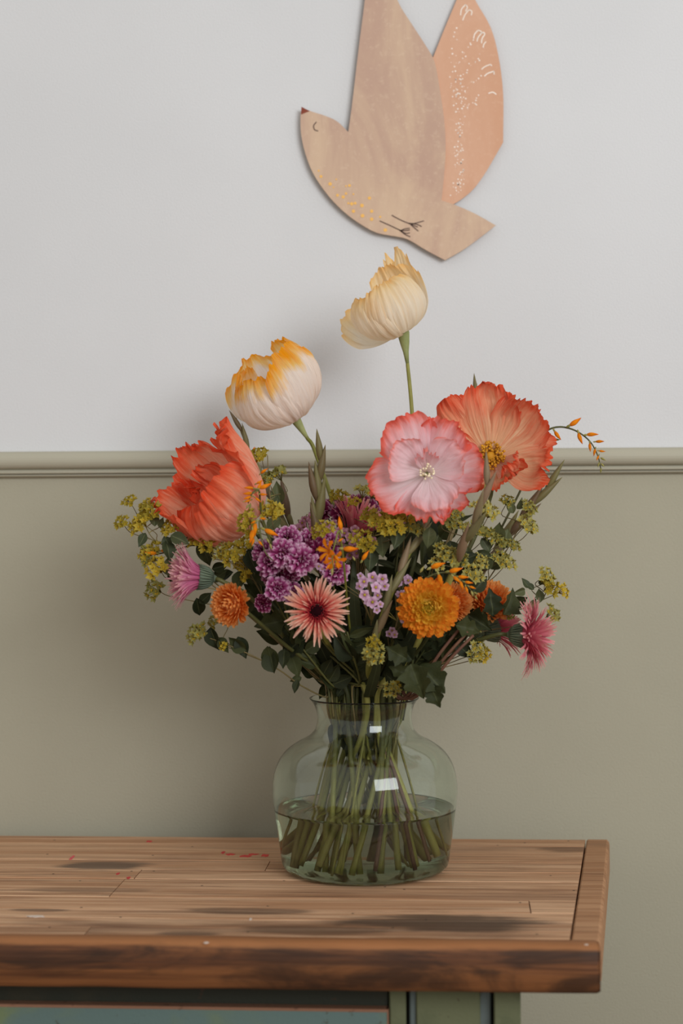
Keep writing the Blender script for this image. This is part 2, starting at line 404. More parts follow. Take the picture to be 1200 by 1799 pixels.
# dado rail: torus, two beads, fillet
H = RAIL_TOP - RAIL_BOT
prof = [(0.0, 1.0), (0.008, 1.0)]
prof += [(0.008 + 0.016 * math.sin(a) ** 0.8, 1.0 - 0.70 * (1 - math.cos(a)) / 2) for a in [math.pi * k / 12 for k in range(1, 12)]]
prof += [(0.0105, 0.285), (0.0105, 0.245), (0.015, 0.24), (0.0165, 0.20), (0.0165, 0.165), (0.015, 0.13), (0.0085, 0.125), (0.0085, 0.09), (0.0115, 0.085), (0.0115, 0.05), (0.007, 0.0), (0.0, 0.0)]
rows = [[Vector((xx, -a, RAIL_BOT + b * H)) for xx in (-3, 3)] for a, b in prof]
mb = MB(); mb.grid(rows, [[(0, 0), (1, 0)] for _ in prof])
tr = mb.build('trim_1', M['rail'], shade=False); tr['kind'] = 'structure'
plane_obj('floor', [(-3, -4, 0), (3, -4, 0), (3, 0, 0), (-3, 0, 0)], M['floor'])

# ------------------------------------------------------------------ sideboard
def onto_z(px, py, z):
    v = P(px, py, 1.0 - WALL_D); d = Vector((v.x, 1.0, v.z - CAM_Z))
    k = (z - CAM_Z) / d.z
    return Vector((d.x * k, -WALL_D + k, z))
FR, FL0 = onto_z(1055, 1664, TABLE_Z), onto_z(0, 1652, TABLE_Z)
BR, BL0 = onto_z(1071, 1475, TABLE_Z), onto_z(0, 1469, TABLE_Z)
ex = (FR - FL0).normalized(); ey = Vector((-ex.y, ex.x, 0))
yaw = math.atan2(ex.y, ex.x)
SB = thing('sideboard', 'old wooden sideboard with plank top and flaking blue-green painted front', 'sideboard', (FR.x, FR.y, 0))
SB.rotation_euler = (0, 0, yaw)
def loc(v): d = v - FR; return d.dot(ex), d.dot(ey)
abr, bbr = loc(BR)
LEFT = -1.02                                         # left end, out of frame
def onto_front(px, py, b):
    """sideboard coordinates (a, z) of photo pixel px,py on the plane b behind the front edge"""
    v = P(px, py, 1.0 - WALL_D); d = Vector((v.x, 1.0, v.z - CAM_Z)); o = Vector((0, -WALL_D, CAM_Z))
    q = FR + ey * b
    k = (q - o).dot(ey) / d.dot(ey); p = o + d * k
    return (p - FR).dot(ex), p.z
FT = TABLE_Z - onto_front(600, 1741, 0)[1]            # thickness of the front board
def tloc(px, py): return loc(onto_z(px, py, TABLE_Z))

st = []
def stain_or_tone(px, py, wpx, hpx, s, col):
    a, b = tloc(px, py); a2, _ = tloc(px + wpx, py); _, b2 = tloc(px, py - hpx)
    st.append((a, b, abs(a2 - a), abs(b2 - b), s, col))
stain_or_tone(185, 1520, 85, 9, 0.75, L(70, 62, 54))
stain_or_tone(770, 1622, 200, 16, 0.8, L(40, 30, 24))
stain_or_tone(560, 1634, 140, 10, 0.6, L(44, 30, 22))
stain_or_tone(440, 1600, 130, 6, 0.6, L(50, 34, 26))
stain_or_tone(70, 1598, 60, 3, 0.6, L(40, 30, 24))
stain_or_tone(1000, 1493, 60, 5, 0.5, L(70, 50, 36))
stain_or_tone(420, 1642, 620, 24, 0.30, L(70, 46, 32))  # broad darker tone over the front part of the top
stain_or_tone(150, 1562, 120, 5, 0.45, L(84, 56, 40))
stain_or_tone(330, 1640, 70, 4, 0.6, L(54, 36, 28))
M['plank'] = wood_mat('weathered_planks', L(212, 172, 136), L(178, 132, 96), L(96, 64, 46), st)
M['endwood'] = wood_mat('worn_end_board', L(188, 144, 106), L(158, 112, 76), L(92, 60, 40), (), 0.6)
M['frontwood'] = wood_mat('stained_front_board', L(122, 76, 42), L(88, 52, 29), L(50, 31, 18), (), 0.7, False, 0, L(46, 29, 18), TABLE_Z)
M['blue_paint'] = old_paint_mat('flaking_blue_paint', L(92, 112, 108), L(110, 122, 82), L(72, 66, 50))
M['green_paint'] = old_paint_mat('worn_olive_paint', L(100, 104, 76), L(86, 92, 66), L(70, 62, 46))
M['grey_edge'] = old_paint_mat('worn_blue_grey_edge', L(96, 106, 104), L(84, 94, 92), L(70, 62, 50))
M['shaded_paint'] = old_paint_mat('shaded_green_rail_paint', L(44, 46, 36), L(56, 52, 38), L(70, 50, 36))  # green darkened in the colour for the shade under the overhanging top
M['bare_edge'] = old_paint_mat('bare_wood_edge', L(132, 94, 72), L(146, 108, 86), L(96, 66, 50))

def endx(b): return abr * b / bbr                      # slanting right end
FB = 0.030                                             # front board width on top
EB = 0.034                                             # end board width
rng = random.Random(4)
# back/front fractions of the plank joints, read off the photograph
joints = [1469, 1484, 1513, 1530, 1546, 1578, 1600, 1616, 1632, 1648]
bs = [bbr] + [tloc(600, y)[1] for y in joints[1:]]
bs[-1] = FB
def plank(a0, a1l, b0, b1, slant=True, z1=TABLE_Z, z0=TABLE_Z - 0.036, name='plank', mat='plank', gap=0.0012):
    # rounded long edges: bevelled section swept from a0 to the slanted end
    b0 += gap; b1 -= gap; e = 0.0007
    sec = [(b0, z0), (b0, z1 - e), (b0 + e, z1), (b1 - e, z1), (b1, z1 - e), (b1, z0)]
    nseg = 6
    rows = []
    for j in range(nseg + 1):
        f = j / nseg
        row = []
        for b, z in sec:
            a1 = (endx(b) - EB) if a1l is None else a1l
            row.append(Vector((a0 + (a1 - a0) * f, b, z)))
        rows.append(row)
    m = MB(); m.grid(rows, [[(0, 0)] * 6 for _ in rows])
    m.f.append([0, 1, 2, 3, 4, 5]); m.mi.append(0)
    k = nseg * 6
    m.f.append([k + 5, k + 4, k + 3, k + 2, k + 1, k]); m.mi.append(0)
    return m.build(name, M[mat], SB, shade=False, local=True)
splits = {2: 470, 3: 240, 4: 210, 8: 150, 5: 930}
for i in range(len(bs) - 1):
    b1, b0 = bs[i], bs[i + 1]
    zz = TABLE_Z - rng.random() * 0.0009
    if i in splits:
        a = tloc(splits[i], joints[i] + 8)[0]
        plank(LEFT, a - 0.0006, b0, b1, z1=zz)
        plank(a + 0.0006, None, b0, b1, z1=TABLE_Z - rng.random() * 0.0009)
    else:
        plank(LEFT, None, b0, b1, z1=zz)
# end board, across the grain
e = 0.002
m = MB()
def ring(b):
    x1 = endx(b); x0 = x1 - EB + 0.0018
    return [Vector((x0, b, TABLE_Z - 0.04)), Vector((x0, b, TABLE_Z - e)), Vector((x0 + e, b, TABLE_Z)), Vector((x1 - 0.004, b, TABLE_Z)), Vector((x1 - 0.001, b, TABLE_Z - 0.003)), Vector((x1, b, TABLE_Z - 0.008)), Vector((x1, b, TABLE_Z - 0.044))]
rows = [ring(FB + (bbr - FB) * k / 6) for k in range(7)]
m.grid(rows, [[(0, 0)] * 7 for _ in rows]); m.f.append(list(range(7))); m.mi.append(0); m.f.append([42 + k for k in range(7)][::-1]); m.mi.append(0)
m.build('end_board', M['endwood'], SB, shade=False, local=True)
# front board, its top edge worn round
sec = [(FB - 0.0008, -FT), (FB - 0.0008, -0.001), (FB - 0.002, 0.0004), (0.012, 0.0006), (0.006, -0.001), (0.002, -0.004), (0.0, -0.009), (-0.001, -0.02), (0.0, -FT + 0.004), (0.003, -FT)]
rows = []
for j in range(41):
    a = LEFT + (0 - LEFT) * j / 40
    if j == 40: a = -0.0005
    rows.append([Vector((a, b + 0.0009 * N3(a * 9, z * 30, 1), TABLE_Z + z + 0.0009 * N3(a * 14, b * 90, 4))) for b, z in sec])
last = [Vector((0.001 * 0 - 0.003, p.y * 0.9 + 0.1 * 0.015, TABLE_Z + (p.z - TABLE_Z) * 0.94 - 0.001)) for p in rows[-1]]
rows[-1] = [Vector((-0.004, p.y, p.z)) for p in rows[-1]]
rows.append([Vector((0.0, p.y * 0.86 + 0.002, TABLE_Z + (p.z - TABLE_Z) * 0.95 - 0.0012)) for p in rows[-1]])
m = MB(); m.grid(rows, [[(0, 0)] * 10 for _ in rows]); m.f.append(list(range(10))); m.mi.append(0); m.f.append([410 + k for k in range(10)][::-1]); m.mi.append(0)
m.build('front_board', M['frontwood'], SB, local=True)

# painted carcase under the top
UB = TABLE_Z - FT                                      # underside of front board
def fb(px, b): return onto_front(px, 1770, b)[0]
def bx(name, mat, a0, a1, b0, b1, z0, z1, parent=None, ch=0.0015):
    m = MB()
    m.prism([(a0 + ch, b0), (a1 - ch, b0), (a1, b0 + ch), (a1, b1), (a0, b1), (a0, b0 + ch)], z0, z1)
    return m.build(name, M[mat], parent or SB, shade=False, local=True)
r_end = fb(915, 0.05); top_z = TABLE_Z - 0.037
bx('carcase', 'shaded_paint', LEFT + 0.05, r_end - 0.012, 0.085, bbr - 0.03, 0.12, top_z)
bx('top_rail', 'shaded_paint', LEFT + 0.05, fb(683, .06), 0.062, 0.085, onto_front(300, 1772, .062)[1] - 0.002, top_z)
bx('stile', 'green_paint', fb(868, .05), r_end, 0.050, 0.085, 0.12, top_z)
bx('stile', 'green_paint', fb(684, .055), fb(713, .055), 0.055, 0.085, 0.12, top_z)
bx('panel', 'grey_edge', fb(719, .06), fb(863, .06), 0.064, 0.085, 0.14, top_z)
bx('panel_field', 'green_paint', fb(731, .06), fb(844, .06), 0.060, 0.0645, 0.16, top_z - 0.002)
bx('side_panel', 'green_paint', r_end - 0.012, r_end, 0.085, bbr - 0.03, 0.12, top_z)
zd = onto_front(300, 1772, .05)[1]
dr = bx('drawer_front', 'blue_paint', LEFT + 0.09, fb(682, .048), 0.048, 0.085, 0.50, zd)
bx('worn_edge', 'bare_edge', LEFT + 0.09, fb(682, .048), 0.0475, 0.085, zd, zd + 0.0032, dr)
bx('worn_edge', 'bare_edge', fb(679, .048), fb(682.5, .048), 0.0474, 0.06, 0.5, zd + 0.0032, dr)
bx('door', 'blue_paint', LEFT + 0.09, fb(682, .048), 0.048, 0.085, 0.14, 0.494)
for a in (LEFT + 0.06, r_end - 0.06):
    for b in (0.06, bbr - 0.10):
        bx('leg', 'green_paint', a, a + 0.05, b, b + 0.05, 0.0, 0.12)
# flecks of dried paint on the planks
def fleck(px, py, w, h, mat, seed):
    a, b = tloc(px, py); a2, _ = tloc(px + w / 2, py); _, b2 = tloc(px, py - h / 2); rx, ry = abs(a2 - a), abs(b2 - b)
    m = MB(); poly = []
    for k in range(22):
        q = 2 * math.pi * k / 22; r = 0.75 + 0.5 * N3(math.cos(q) * 2, math.sin(q) * 2, seed * 3.7)
        poly.append((a + rx * r * math.cos(q), b + ry * r * math.sin(q)))
    m.prism(poly, TABLE_Z - 0.0004, TABLE_Z + 0.00035)
    m.build('paint_fleck', M[mat], SB, shade=False, local=True)
for i, (px, py, w_, h_, mt) in enumerate([(405, 1501, 22, 4, 'paint_red'), (430, 1504, 30, 5, 'paint_red'), (466, 1503, 16, 6, 'paint_red'), (445, 1501, 24, 3, 'paint_red'), (392, 1498, 8, 5, 'paint_red'),
                                   (126, 1507, 8, 8, 'paint_pink'), (207, 1535, 7, 5, 'paint_red'), (226, 1542, 9, 4, 'paint_red'), (263, 1478, 12, 4, 'paint_red'), (62, 1610, 36, 4, 'paint_white'),
                                   (440, 1615, 6, 5, 'paint_white'), (362, 1656, 12, 3, 'paint_white'), (1030, 1659, 9, 5, 'paint_white')]):
    fleck(px, py, w_, h_, mt, i)

# ------------------------------------------------------------------ bird on the wall
BY = -0.012
B0 = P(690, 300, 0)
BIRD = thing('bird_decoration', 'flat tan paper bird with an apricot rear wing, fixed to the white wall', 'wall decoration', (B0.x, 0.0, B0.z))
def card(name, pts, mat, y0, y1, sub=6):
    pts = pts[:]
    m = MB(); n = len(pts)
    f = [P(x, y, y0) for x, y in pts]; g = [Vector((p.x, y1, p.z)) for p in f]
    m.add(f + g, [list(range(n)), list(range(n, 2 * n))[::-1]] + [(i, n + i, n + (i + 1) % n, (i + 1) % n) for i in range(n)])
    return m.build(name, mat, BIRD, shade=False)
def curve_pts(pts, n=4):
    out = []
    for i in range(len(pts) - 1):
        for k in range(n):
            out.append(tuple(catmull([list(p) for p in pts], (i + k / n) / (len(pts) - 1))))
    return out
head = [(530, 189), (548, 196), (570, 203), (592, 213), (612, 232)]
wing_l = [(612, 232), (619, 180), (629, 95), (641, 0), (648, -60), (660, -105)]
wing_r = [(660, -105), (680, -50), (700, 4), (722, 40), (748, 80), (764, 110), (774, 165), (781, 215), (783, 260), (781, 300), (776, 352)]
tail = [(776, 352), (800, 360), (836, 376), (871, 396)]
tail2 = [(871, 396), (840, 420), (812, 440), (782, 457)]
tail3 = [(782, 457), (750, 440), (718, 421), (700, 416), (688, 414)]
belly = [(688, 414), (660, 408), (628, 390), (600, 368), (574, 340), (550, 304), (536, 268), (529, 235), (528, 205), (530, 189)]
outline = curve_pts(head) + curve_pts(wing_l) + curve_pts(wing_r) + curve_pts(tail, 2) + curve_pts(tail2, 2) + curve_pts(tail3) + curve_pts(belly)
card('body', outline, M['bird_tan'], BY, BY + 0.003)
rw = curve_pts([(758, 108), (782, 48), (804, -4), (818, -36)], 4) + curve_pts([(818, -36), (836, 2), (862, 48), (876, 100), (884, 165), (884, 250)], 4) + curve_pts([(884, 250), (868, 278), (850, 308), (828, 336), (798, 358), (780, 362)], 4) + [(756, 340), (740, 240), (744, 140)]
card('rear_wing', rw, M['bird_orange'], BY + 0.003, BY + 0.006)
card('beak', [(529.5, 187.5), (544, 195), (529, 201)], M['bird_beak'], BY - 0.0005, BY + 0.0)
def stroke(name, strokes, mat, wpx, y):
    m = MB()
    for s in strokes:
        pts = curve_pts(list(s), 5) + [s[-1]]; n = len(pts); la, lb = [], []
        for i, p in enumerate(pts):
            q0, q1 = pts[max(i - 1, 0)], pts[min(i + 1, n - 1)]
            dx, dy = q1[0] - q0[0], q1[1] - q0[1]; d = math.hypot(dx, dy) or 1
            nx, ny = -dy / d * wpx / 2, dx / d * wpx / 2
            la.append(P(p[0] + nx, p[1] + ny, y)); lb.append(P(p[0] - nx, p[1] - ny, y))
        m.add(la + lb, [(i, i + 1, n + i + 1, n + i) for i in range(n - 1)])
    o = m.build(name, mat, BIRD, shade=False); return o
def dots(name, ds, mat, y):
    m = MB()
    for (x, yy, r) in ds:
        n = 8; vs = [P(x + r * math.cos(2 * math.pi * k / n), yy + r * math.sin(2 * math.pi * k / n), y) for k in range(n)]
        m.add(vs, [list(range(n))])
    o = m.build(name, mat, BIRD, shade=False); o['kind'] = 'stuff'; return o
stroke('eye', [[(556, 214), (551, 221), (553, 228), (559, 230)]], M['bird_dark'], 1.8, BY - 0.0004)
stroke('foot', [[(688, 378), (705, 387), (722, 394)], [(722, 394), (734, 399)], [(722, 394), (734, 391), (745, 388)], [(718, 392), (732, 394), (741, 398)], [(722, 395), (729, 401), (735, 406)]], M['bird_dark'], 1.8, BY - 0.0004)
stroke('foot', [[(667, 388), (685, 396), (704, 405)], [(704, 405), (712, 405), (720, 404)], [(704, 405), (712, 402), (720, 401)], [(702, 404), (712, 412), (721, 416)], [(703, 405), (713, 410), (720, 409)]], M['bird_dark'], 1.8, BY - 0.0004)
dots('ochre_dots', [(x, y, r) for x, y, r in [(564, 310, 2.6), (560, 300, 1.8), (580, 323, 3.2), (591, 315, 1.5), (593, 343, 2.6), (603, 346, 3.0), (608, 340, 2.2), (614, 326, 2.6), (608, 327, 1.5), (618, 358, 3.2), (624, 357, 2.6), (636, 361, 3.4), (649, 348, 3), (621, 371, 3), (637, 379, 3.4), (653, 371, 3), (653, 385, 3.2), (668, 381, 2), (677, 404, 3.2), (612, 357, 2), (621, 341, 1.6), (586, 329, 1.4)]], M['bird_yellow'], BY - 0.0004)
rng = random.Random(11)
wd = []
for k in range(26):
    f = k / 25; wd.append((800 - 4 * f + rng.uniform(-6, 10), 50 + 62 * f + rng.uniform(-5, 5), rng.uniform(0.8, 2.2))) if k % 3 == 0 else None
for k in range(120):
    f = rng.random(); cx = 782 + 14 * math.sin(f * 3); wd.append((cx + rng.uniform(4, 30 if f < 0.35 else 20) + (8 if f > .7 else 0) * rng.random(), 130 + 215 * f, rng.uniform(0.7, 2.0)))
for (x0, y0, x1, y1, k_) in [(795, 125, 832, 70, 14), (798, 145, 848, 95, 16), (800, 170, 848, 130, 12), (800, 195, 850, 168, 10)]:
    for k in range(k_): f = k / k_; wd.append((x0 + (x1 - x0) * f + rng.uniform(-2, 2), y0 + (y1 - y0) * f + rng.uniform(-3, 3), rng.uniform(0.7, 2.1)))
wd = [(q[0] + rng.uniform(-3, 3), q[1] + rng.uniform(-3, 3), q[2] * .74) for q in wd if q[0] > 786 + (0 if q[1] < 300 else (q[1] - 300) * .05) - (22 if q[1] < 120 else 0) and q[0] < 872 - max(0, q[1] - 285) * 0.9]
dots('white_dots', wd, M['bird_white'], BY + 0.0026)
WS = [[(818, 8), (811, 16), (809, 27)], [(818, 8), (821, 13), (818, 20)], [(824, 17), (817, 26), (813, 36)], [(824, 17), (829, 20), (828, 27)], [(840, 53), (834, 60), (832, 68)], [(846, 58), (840, 66), (838, 73)], [(840, 53), (845, 55), (846, 58)], [(852, 60), (847, 68), (846, 76)], [(846, 58), (850, 57), (852, 60)], [(854, 73), (850, 78), (849, 84)],
    [(862, 113), (852, 117), (846, 122)], [(868, 125), (857, 129), (851, 134)], [(862, 113), (864, 116)], [(868, 125), (868, 131)], [(858, 164), (866, 162), (872, 166)], [(834, 181), (838, 185)]]
for q_ in WS: stroke('white_stroke', [q_], M['bird_white'], 2.0, BY + 0.0026)

# ------------------------------------------------------------------ vase and water
VY = -0.284; VP = P(642, 1530, VY); VP.z = TABLE_Z; q = mpp(VY)
VASE = thing('glass_vase', 'large clear glass vase with short neck and broad shoulders, half full', 'vase', VP)
out_p = [(0, 0.0), (60, 0.0), (118, 0.3), (134, 2.5), (143, 9), (147, 18), (150, 40), (155, 75), (159, 105), (162, 130), (162, 153), (158, 176), (150, 196), (136, 213), (117, 226), (99, 236), (88, 247), (84, 260), (83, 272), (86, 286), (91, 296), (96, 302)]
out_s = [tuple(catmull([list(p) for p in out_p], k / 70)) for k in range(71)]
TH = 3.2
inn = [(0, 8), (60, 8), (112, 8.6), (127, 11), (136, 17), (141, 26)] + [(r - TH, z) for r, z in out_p if z > 30]
inn_s = [tuple(catmull([list(p) for p in inn], k / 70)) for k in range(71)]
rim = [(96.6, 303.6), (95.2, 303.4)]
prof = [(max(r, 0.01), z) for r, z in out_s] + rim + [(max(r, 0.01), z) for r, z in inn_s[::-1]]
m = MB(); m.lathe([(r * q, z * q) for r, z in prof], 96)
m.build('vessel', M['glass'], VASE, local=True)
WL = 112
wat = [(r, z) for r, z in inn_s if z < WL]
wr = wat[-1][0]
wprof = [(max(r + 0.5, 0.01) if r > 1 else 0.01, z - 0.4) for r, z in wat] + [(wr + 0.5, WL), (wr - 1.0, WL - 0.5), (wr * 0.6, WL - 0.6), (0.01, WL - 0.6)]
m = MB(); m.lathe([(r * q, z * q) for r, z in wprof], 96)
wo = m.build('water', M['water']); wo.location = VP
wo['label'] = 'clear greenish water filling the lower half of the glass vase'; wo['category'] = 'water'

# ------------------------------------------------------------------ plant builders
def inner_r(h):
    for (r0, z0), (r1, z1) in zip(inn_s[:-1], inn_s[1:]):
        if z0 <= h <= z1 and z1 > z0: return r0 + (r1 - r0) * (h - z0) / (z1 - z0)
    return 90
_sid = [0]
def into_vase(pts, seed=None, base=None, deep=True):
    """extend a path that starts at a flower and comes down to the mouth of the vase, through the neck to the vase floor"""
    _sid[0] += 1; r = random.Random(100 + _sid[0] if seed is None else seed)
    top = pts[0]
    dx, dy = top.x - VP.x, top.y - VP.y
    ang = math.atan2(dy * 1.6, dx) + r.uniform(-0.5, 0.5)
    rad = min(1.0, math.hypot(dx, dy) / 0.16) * 0.7 + r.uniform(0.0, 0.3)
    cs, sn = math.cos(ang), math.sin(ang)
    up = VP + Vector((cs * rad * 78 * q, sn * rad * 78 * q, 330 * q))
    nk = VP + Vector((cs * rad * 66 * q, sn * rad * 66 * q, 262 * q))
    a2 = ang + (math.pi if r.random() < .66 else 0) + r.uniform(-1.0, 1.0)
    if not deep:
        fb_ = r.uniform(5, 40); hb = r.uniform(150, 225)
        bs_ = VP + Vector((math.cos(a2) * fb_ * q, math.sin(a2) * fb_ * q, hb * q))
        return list(pts) + [up, nk, nk.lerp(bs_, 0.5), bs_]
    if base is None:
        fb_ = 0.45 + 0.55 * r.random()
        base = (math.cos(a2) * fb_ * 126, math.sin(a2) * fb_ * 126)
    hb = r.uniform(12, 22) + (14 if math.hypot(*base) > 108 else 0)
    bs_ = VP + Vector((base[0] * q, base[1] * q, hb * q))
    return list(pts) + [up, nk, nk.lerp(bs_, 0.5), bs_]

def unit_leaf(nu=6, nv=9, width=0.5, fold=0.15, curl=0.15, shape=None, lobes=0):
    m = MB(); rows, uvs = [], []
    for j in range(nv + 1):
        t = j / nv; wv = lin(shape, t) * width / 2
        if lobes: wv *= 1 + 0.20 * math.cos(t * lobes * 2 * math.pi + .4) + .05 * math.cos(t * lobes * 6 * math.pi)
        rows.append([Vector((u * wv, t, fold * abs(u) * wv * 2 - curl * t * t + .06 * N3(u * 1.5, t * 4, fold * 9) + (.03 * N3(u * 4, t * 9, fold * 5) if lobes else 0))) for u in [-1 + 2 * i / nu for i in range(nu + 1)]])
        uvs.append([(i / nu, t) for i in range(nu + 1)])
    m.grid(rows, uvs); return m
OVAL = [0.0, 0.55, 0.86, 0.99, 1.0, 0.92, 0.76, 0.52, 0.24, 0.0]
LANCE = [0.1, 0.55, 0.85, 1.0, 0.98, 0.88, 0.72, 0.5, 0.26, 0.0]
ME_OVAL = [unit_leaf(width=0.62, fold=f, curl=c_, shape=OVAL).mesh('oval_leaf', M['leaf_oval']) for f, c_ in ((0.2, 0.1), (0.45, 0.25), (0.1, -0.1))]
ME_OVALD = [unit_leaf(width=0.62, fold=f, curl=c_, shape=OVAL).mesh('oval_leaf_dark', M['leaf']) for f, c_ in ((0.2, 0.1), (0.45, 0.25), (0.1, -0.1))]
ME_LOBE = [unit_leaf(nu=6, nv=24, width=0.7, fold=f, curl=c_, shape=OVAL, lobes=3).mesh('lobed_leaf', M['leaf']) for f, c_ in ((0.25, 0.2), (0.5, 0.35))]
ME_LANCE = [unit_leaf(width=0.3, fold=f, curl=c_, shape=LANCE).mesh('narrow_leaf', M['leaf']) for f, c_ in ((0.3, 0.15), (0.2, -0.1))]

def leaf_at(root, px, py, Y, ang, length, kind=ME_OVAL, seed=0, tilt=None, wide=1.0):
    """leaf with its base at px,py and its tip ang degrees (photo sense: 0 right, 90 up)"""
    r = random.Random(seed * 7 + int(px) * 3 + int(py))
    a = math.radians(ang); tl = r.uniform(-0.5, 0.5) if tilt is None else tilt
    yv = Vector((math.cos(a), tl, math.sin(a))).normalized()
    zv = Vector((r.uniform(-0.5, 0.5), -1, r.uniform(-0.2, 0.7))); zv = (zv - yv * zv.dot(yv)).normalized()
    xv = yv.cross(zv); s = length * mpp(Y)
    mt = Matrix((xv * s * wide, yv * s, zv * s)).transposed().to_4x4(); mt.translation = P(px, py, Y) if not isinstance(px, Vector) else px
    return put(r.choice(kind), 'leaf', root, mt)

def petal(m, prof, phi, hw, seed, Ls=1.0, nu=64, nv=40, ruf=0.06, rf=2.2, pleat=0.012, tip=0.25, jag=0.06, s=1.0, M_=None, twist=0.0, tp=2.5):
    """one crinkled petal in flower coordinates (Z is the flower axis); prof = (radius, height) pairs, lengths in photo pixels times s"""
    rows, uvs = [], []
    size = max(max(abs(a), abs(b)) for a, b in prof)
    pl = [list(p) for p in prof]
    for j in range(nv + 1):
        row, ur = [], []
        for i in range(nu + 1):
            u = -1 + 2 * i / nu; v = j / nv
            vm = 1 - tip * abs(u) ** tp + jag * N3(u * 4.3, 3.1, seed * 5.3) + jag * 0.7 * N3(u * 11, 1.7, seed * 3.1)
            t = v * vm
            r, z = catmull(pl, t); r2, z2 = catmull(pl, min(t + 0.02, 1.0)); r1, z1 = catmull(pl, max(t - 0.02, 0))
            dr_, dz_ = r2 - r1, z2 - z1; dl = math.hypot(dr_, dz_) or 1
            nr, nz = -dz_ / dl, dr_ / dl
            wv = lin(hw, t)
            ang = phi + u * wv + twist * t + 0.10 * t * N3(u * 2, t * 2, seed * 2.2)
            rg1 = 1 - 2 * abs(N3(u * 6.0 + N3(u * 2, t * 3, seed) * .8, t * 1.3, seed * 6.1)); rg2 = 1 - 2 * abs(N3(u * 15 + N3(u * 5, t * 5, seed) * .5, t * 2.4, seed * 8.3))
            d = size * (ruf * t ** 1.6 * N3(u * rf, t * 1.6, seed * 1.9) * 1.6 + ruf * 0.8 * t ** 2.5 * N3(u * rf * 3.0, t * 3, seed * 4.7) + ruf * .45 * t ** 4 * N3(u * rf * 8, t * 4, seed * 2.9)
                        + pleat * 1.3 * rg1 * min(1, t * 2.0) + pleat * 0.55 * rg2 * min(1, t * 2.5))
            r, z = r * Ls + nr * d, z * Ls + nz * d
            row.append(Vector((r * math.cos(ang) * s, r * math.sin(ang) * s, z * s))); ur.append((i / nu, v * (0.94 + 0.06 * vm)))
        rows.append(row); uvs.append(ur)
    m.grid(rows, uvs, M=M_)

def one_petal(root, mat, Mx, **kw):
    m = MB(); petal(m, M_=Mx, **kw); return m.build('petal', M[mat], root)

def stem_part(root, path, r0, r1, mat, n=None, name='stem', sides=8):
    m = MB(); sp = smooth(path, n or 5 * len(path)); m.tube(sp, [r0, (r0 + r1) / 2, r1], sides); return m.build(name, M[mat], root)

G_POP = 'paper-petalled poppies in the vase'
def poppy(label, px, py, Y, axis, petals, mat, s_adj=1.0, calyx=(9, 26), path=(), stem_mat='stem', stem_r=0.0023):
    s = mpp(Y) * s_adj
    base = P(px, py, Y); ax = Vector(axis).normalized()
    cal_len = calyx[1] * mpp(Y)
    cb = base - ax * cal_len * 0.6 if not path else base + (P(*path[0]) - base).normalized() * cal_len
    pts = [cb] + [P(*p) for p in path]
    full = into_vase(pts)
    root = thing('poppy', label, 'flower', full[-1], G_POP)
    stem_part(root, full, stem_r, stem_r * 1.7, stem_mat)
    m = MB(); sp = [base + ax * cal_len * 0.22, base, base.lerp(cb, 0.35), base.lerp(cb, 0.75), cb + (cb - base) * 0.25]
    m.tube(sp, [calyx[0] * mpp(Y) * 1.05, calyx[0] * mpp(Y), calyx[0] * mpp(Y) * 0.8, stem_r * 1.7, stem_r * 0.95], 12); m.build('calyx', M['calyx'], root)
    Mx = frame(base + ax * 0.002, ax)
    for i, pt in enumerate(petals):
        kw = dict(pt); mt = kw.pop('mat', mat); kw.setdefault('seed', i * 1.37 + px * 0.01); kw['phi'] = math.radians(kw['phi']); one_petal(root, mt, Mx, s=s, **kw)
    return root, Mx, s

def stamens(root, Mx, s, n, rad, ht, mat='stamen', knob=2.2, name='stamens', seed=1):
    m = MB(); r = random.Random(seed)
    for k in range(n):
        a = r.uniform(0, 6.283); f = r.uniform(0.35, 1.0); rr = rad * f; h = ht * r.uniform(0.7, 1.1)
        p0 = Vector((rr * 0.3 * math.cos(a), rr * 0.3 * math.sin(a), 0)) * s; p1 = Vector((rr * math.cos(a), rr * math.sin(a), h)) * s
        m.tube([Mx @ p0, Mx @ p0.lerp(p1, 0.6) , Mx @ p1], 0.5 * s, 4)
        m.blob((p1.x, p1.y, p1.z), knob * s, knob * s, knob * 0.7 * s, Mx, 5, 4)
    o = m.build(name, M[mat], root); o['kind'] = 'stuff'; return o

# ------------------------------------------------------------------ poppies
CUP = [(4, 0), (40, 8), (70, 32), (82, 68), (76, 104), (58, 132)]
poppy('white poppy with bright orange rim, closed cup standing above the dado rail on the left', 520, 738, -0.20, (-0.52, -0.34, 0.84), [
    dict(prof=CUP, phi=80, hw=[1.0, 1.0, .95, .9, .85], ruf=.04, pleat=.022, tip=.12),
    dict(prof=[(4, 0), (44, 4), (78, 28), (92, 62), (84, 98), (60, 124)], phi=170, hw=[.9, .9, .9, .8, .7], ruf=.05, pleat=.022, tip=.2),
    dict(prof=[(4, 0), (38, 6), (68, 28), (82, 62), (82, 100), (70, 134)], phi=10, hw=[.9, .9, .9, .85, .7], ruf=.05, pleat=.024, tip=.2),
    dict(prof=[(4, 0), (40, 6), (70, 28), (80, 60), (70, 92), (50, 112)], phi=-70, hw=[1.1, 1.1, 1.0, 1.0, .9], ruf=.05, pleat=.026, tip=.12),
    dict(prof=[(4, 0), (36, 8), (62, 32), (72, 66), (62, 98), (36, 120)], phi=-140, hw=[.9, .9, .9, .9, .8], ruf=.06, pleat=.024, tip=.12),
], 'pop_white', 1.02, (9, 30), [(540, 770, -.2), (556, 800, -.2), (600, 950, -.24)])

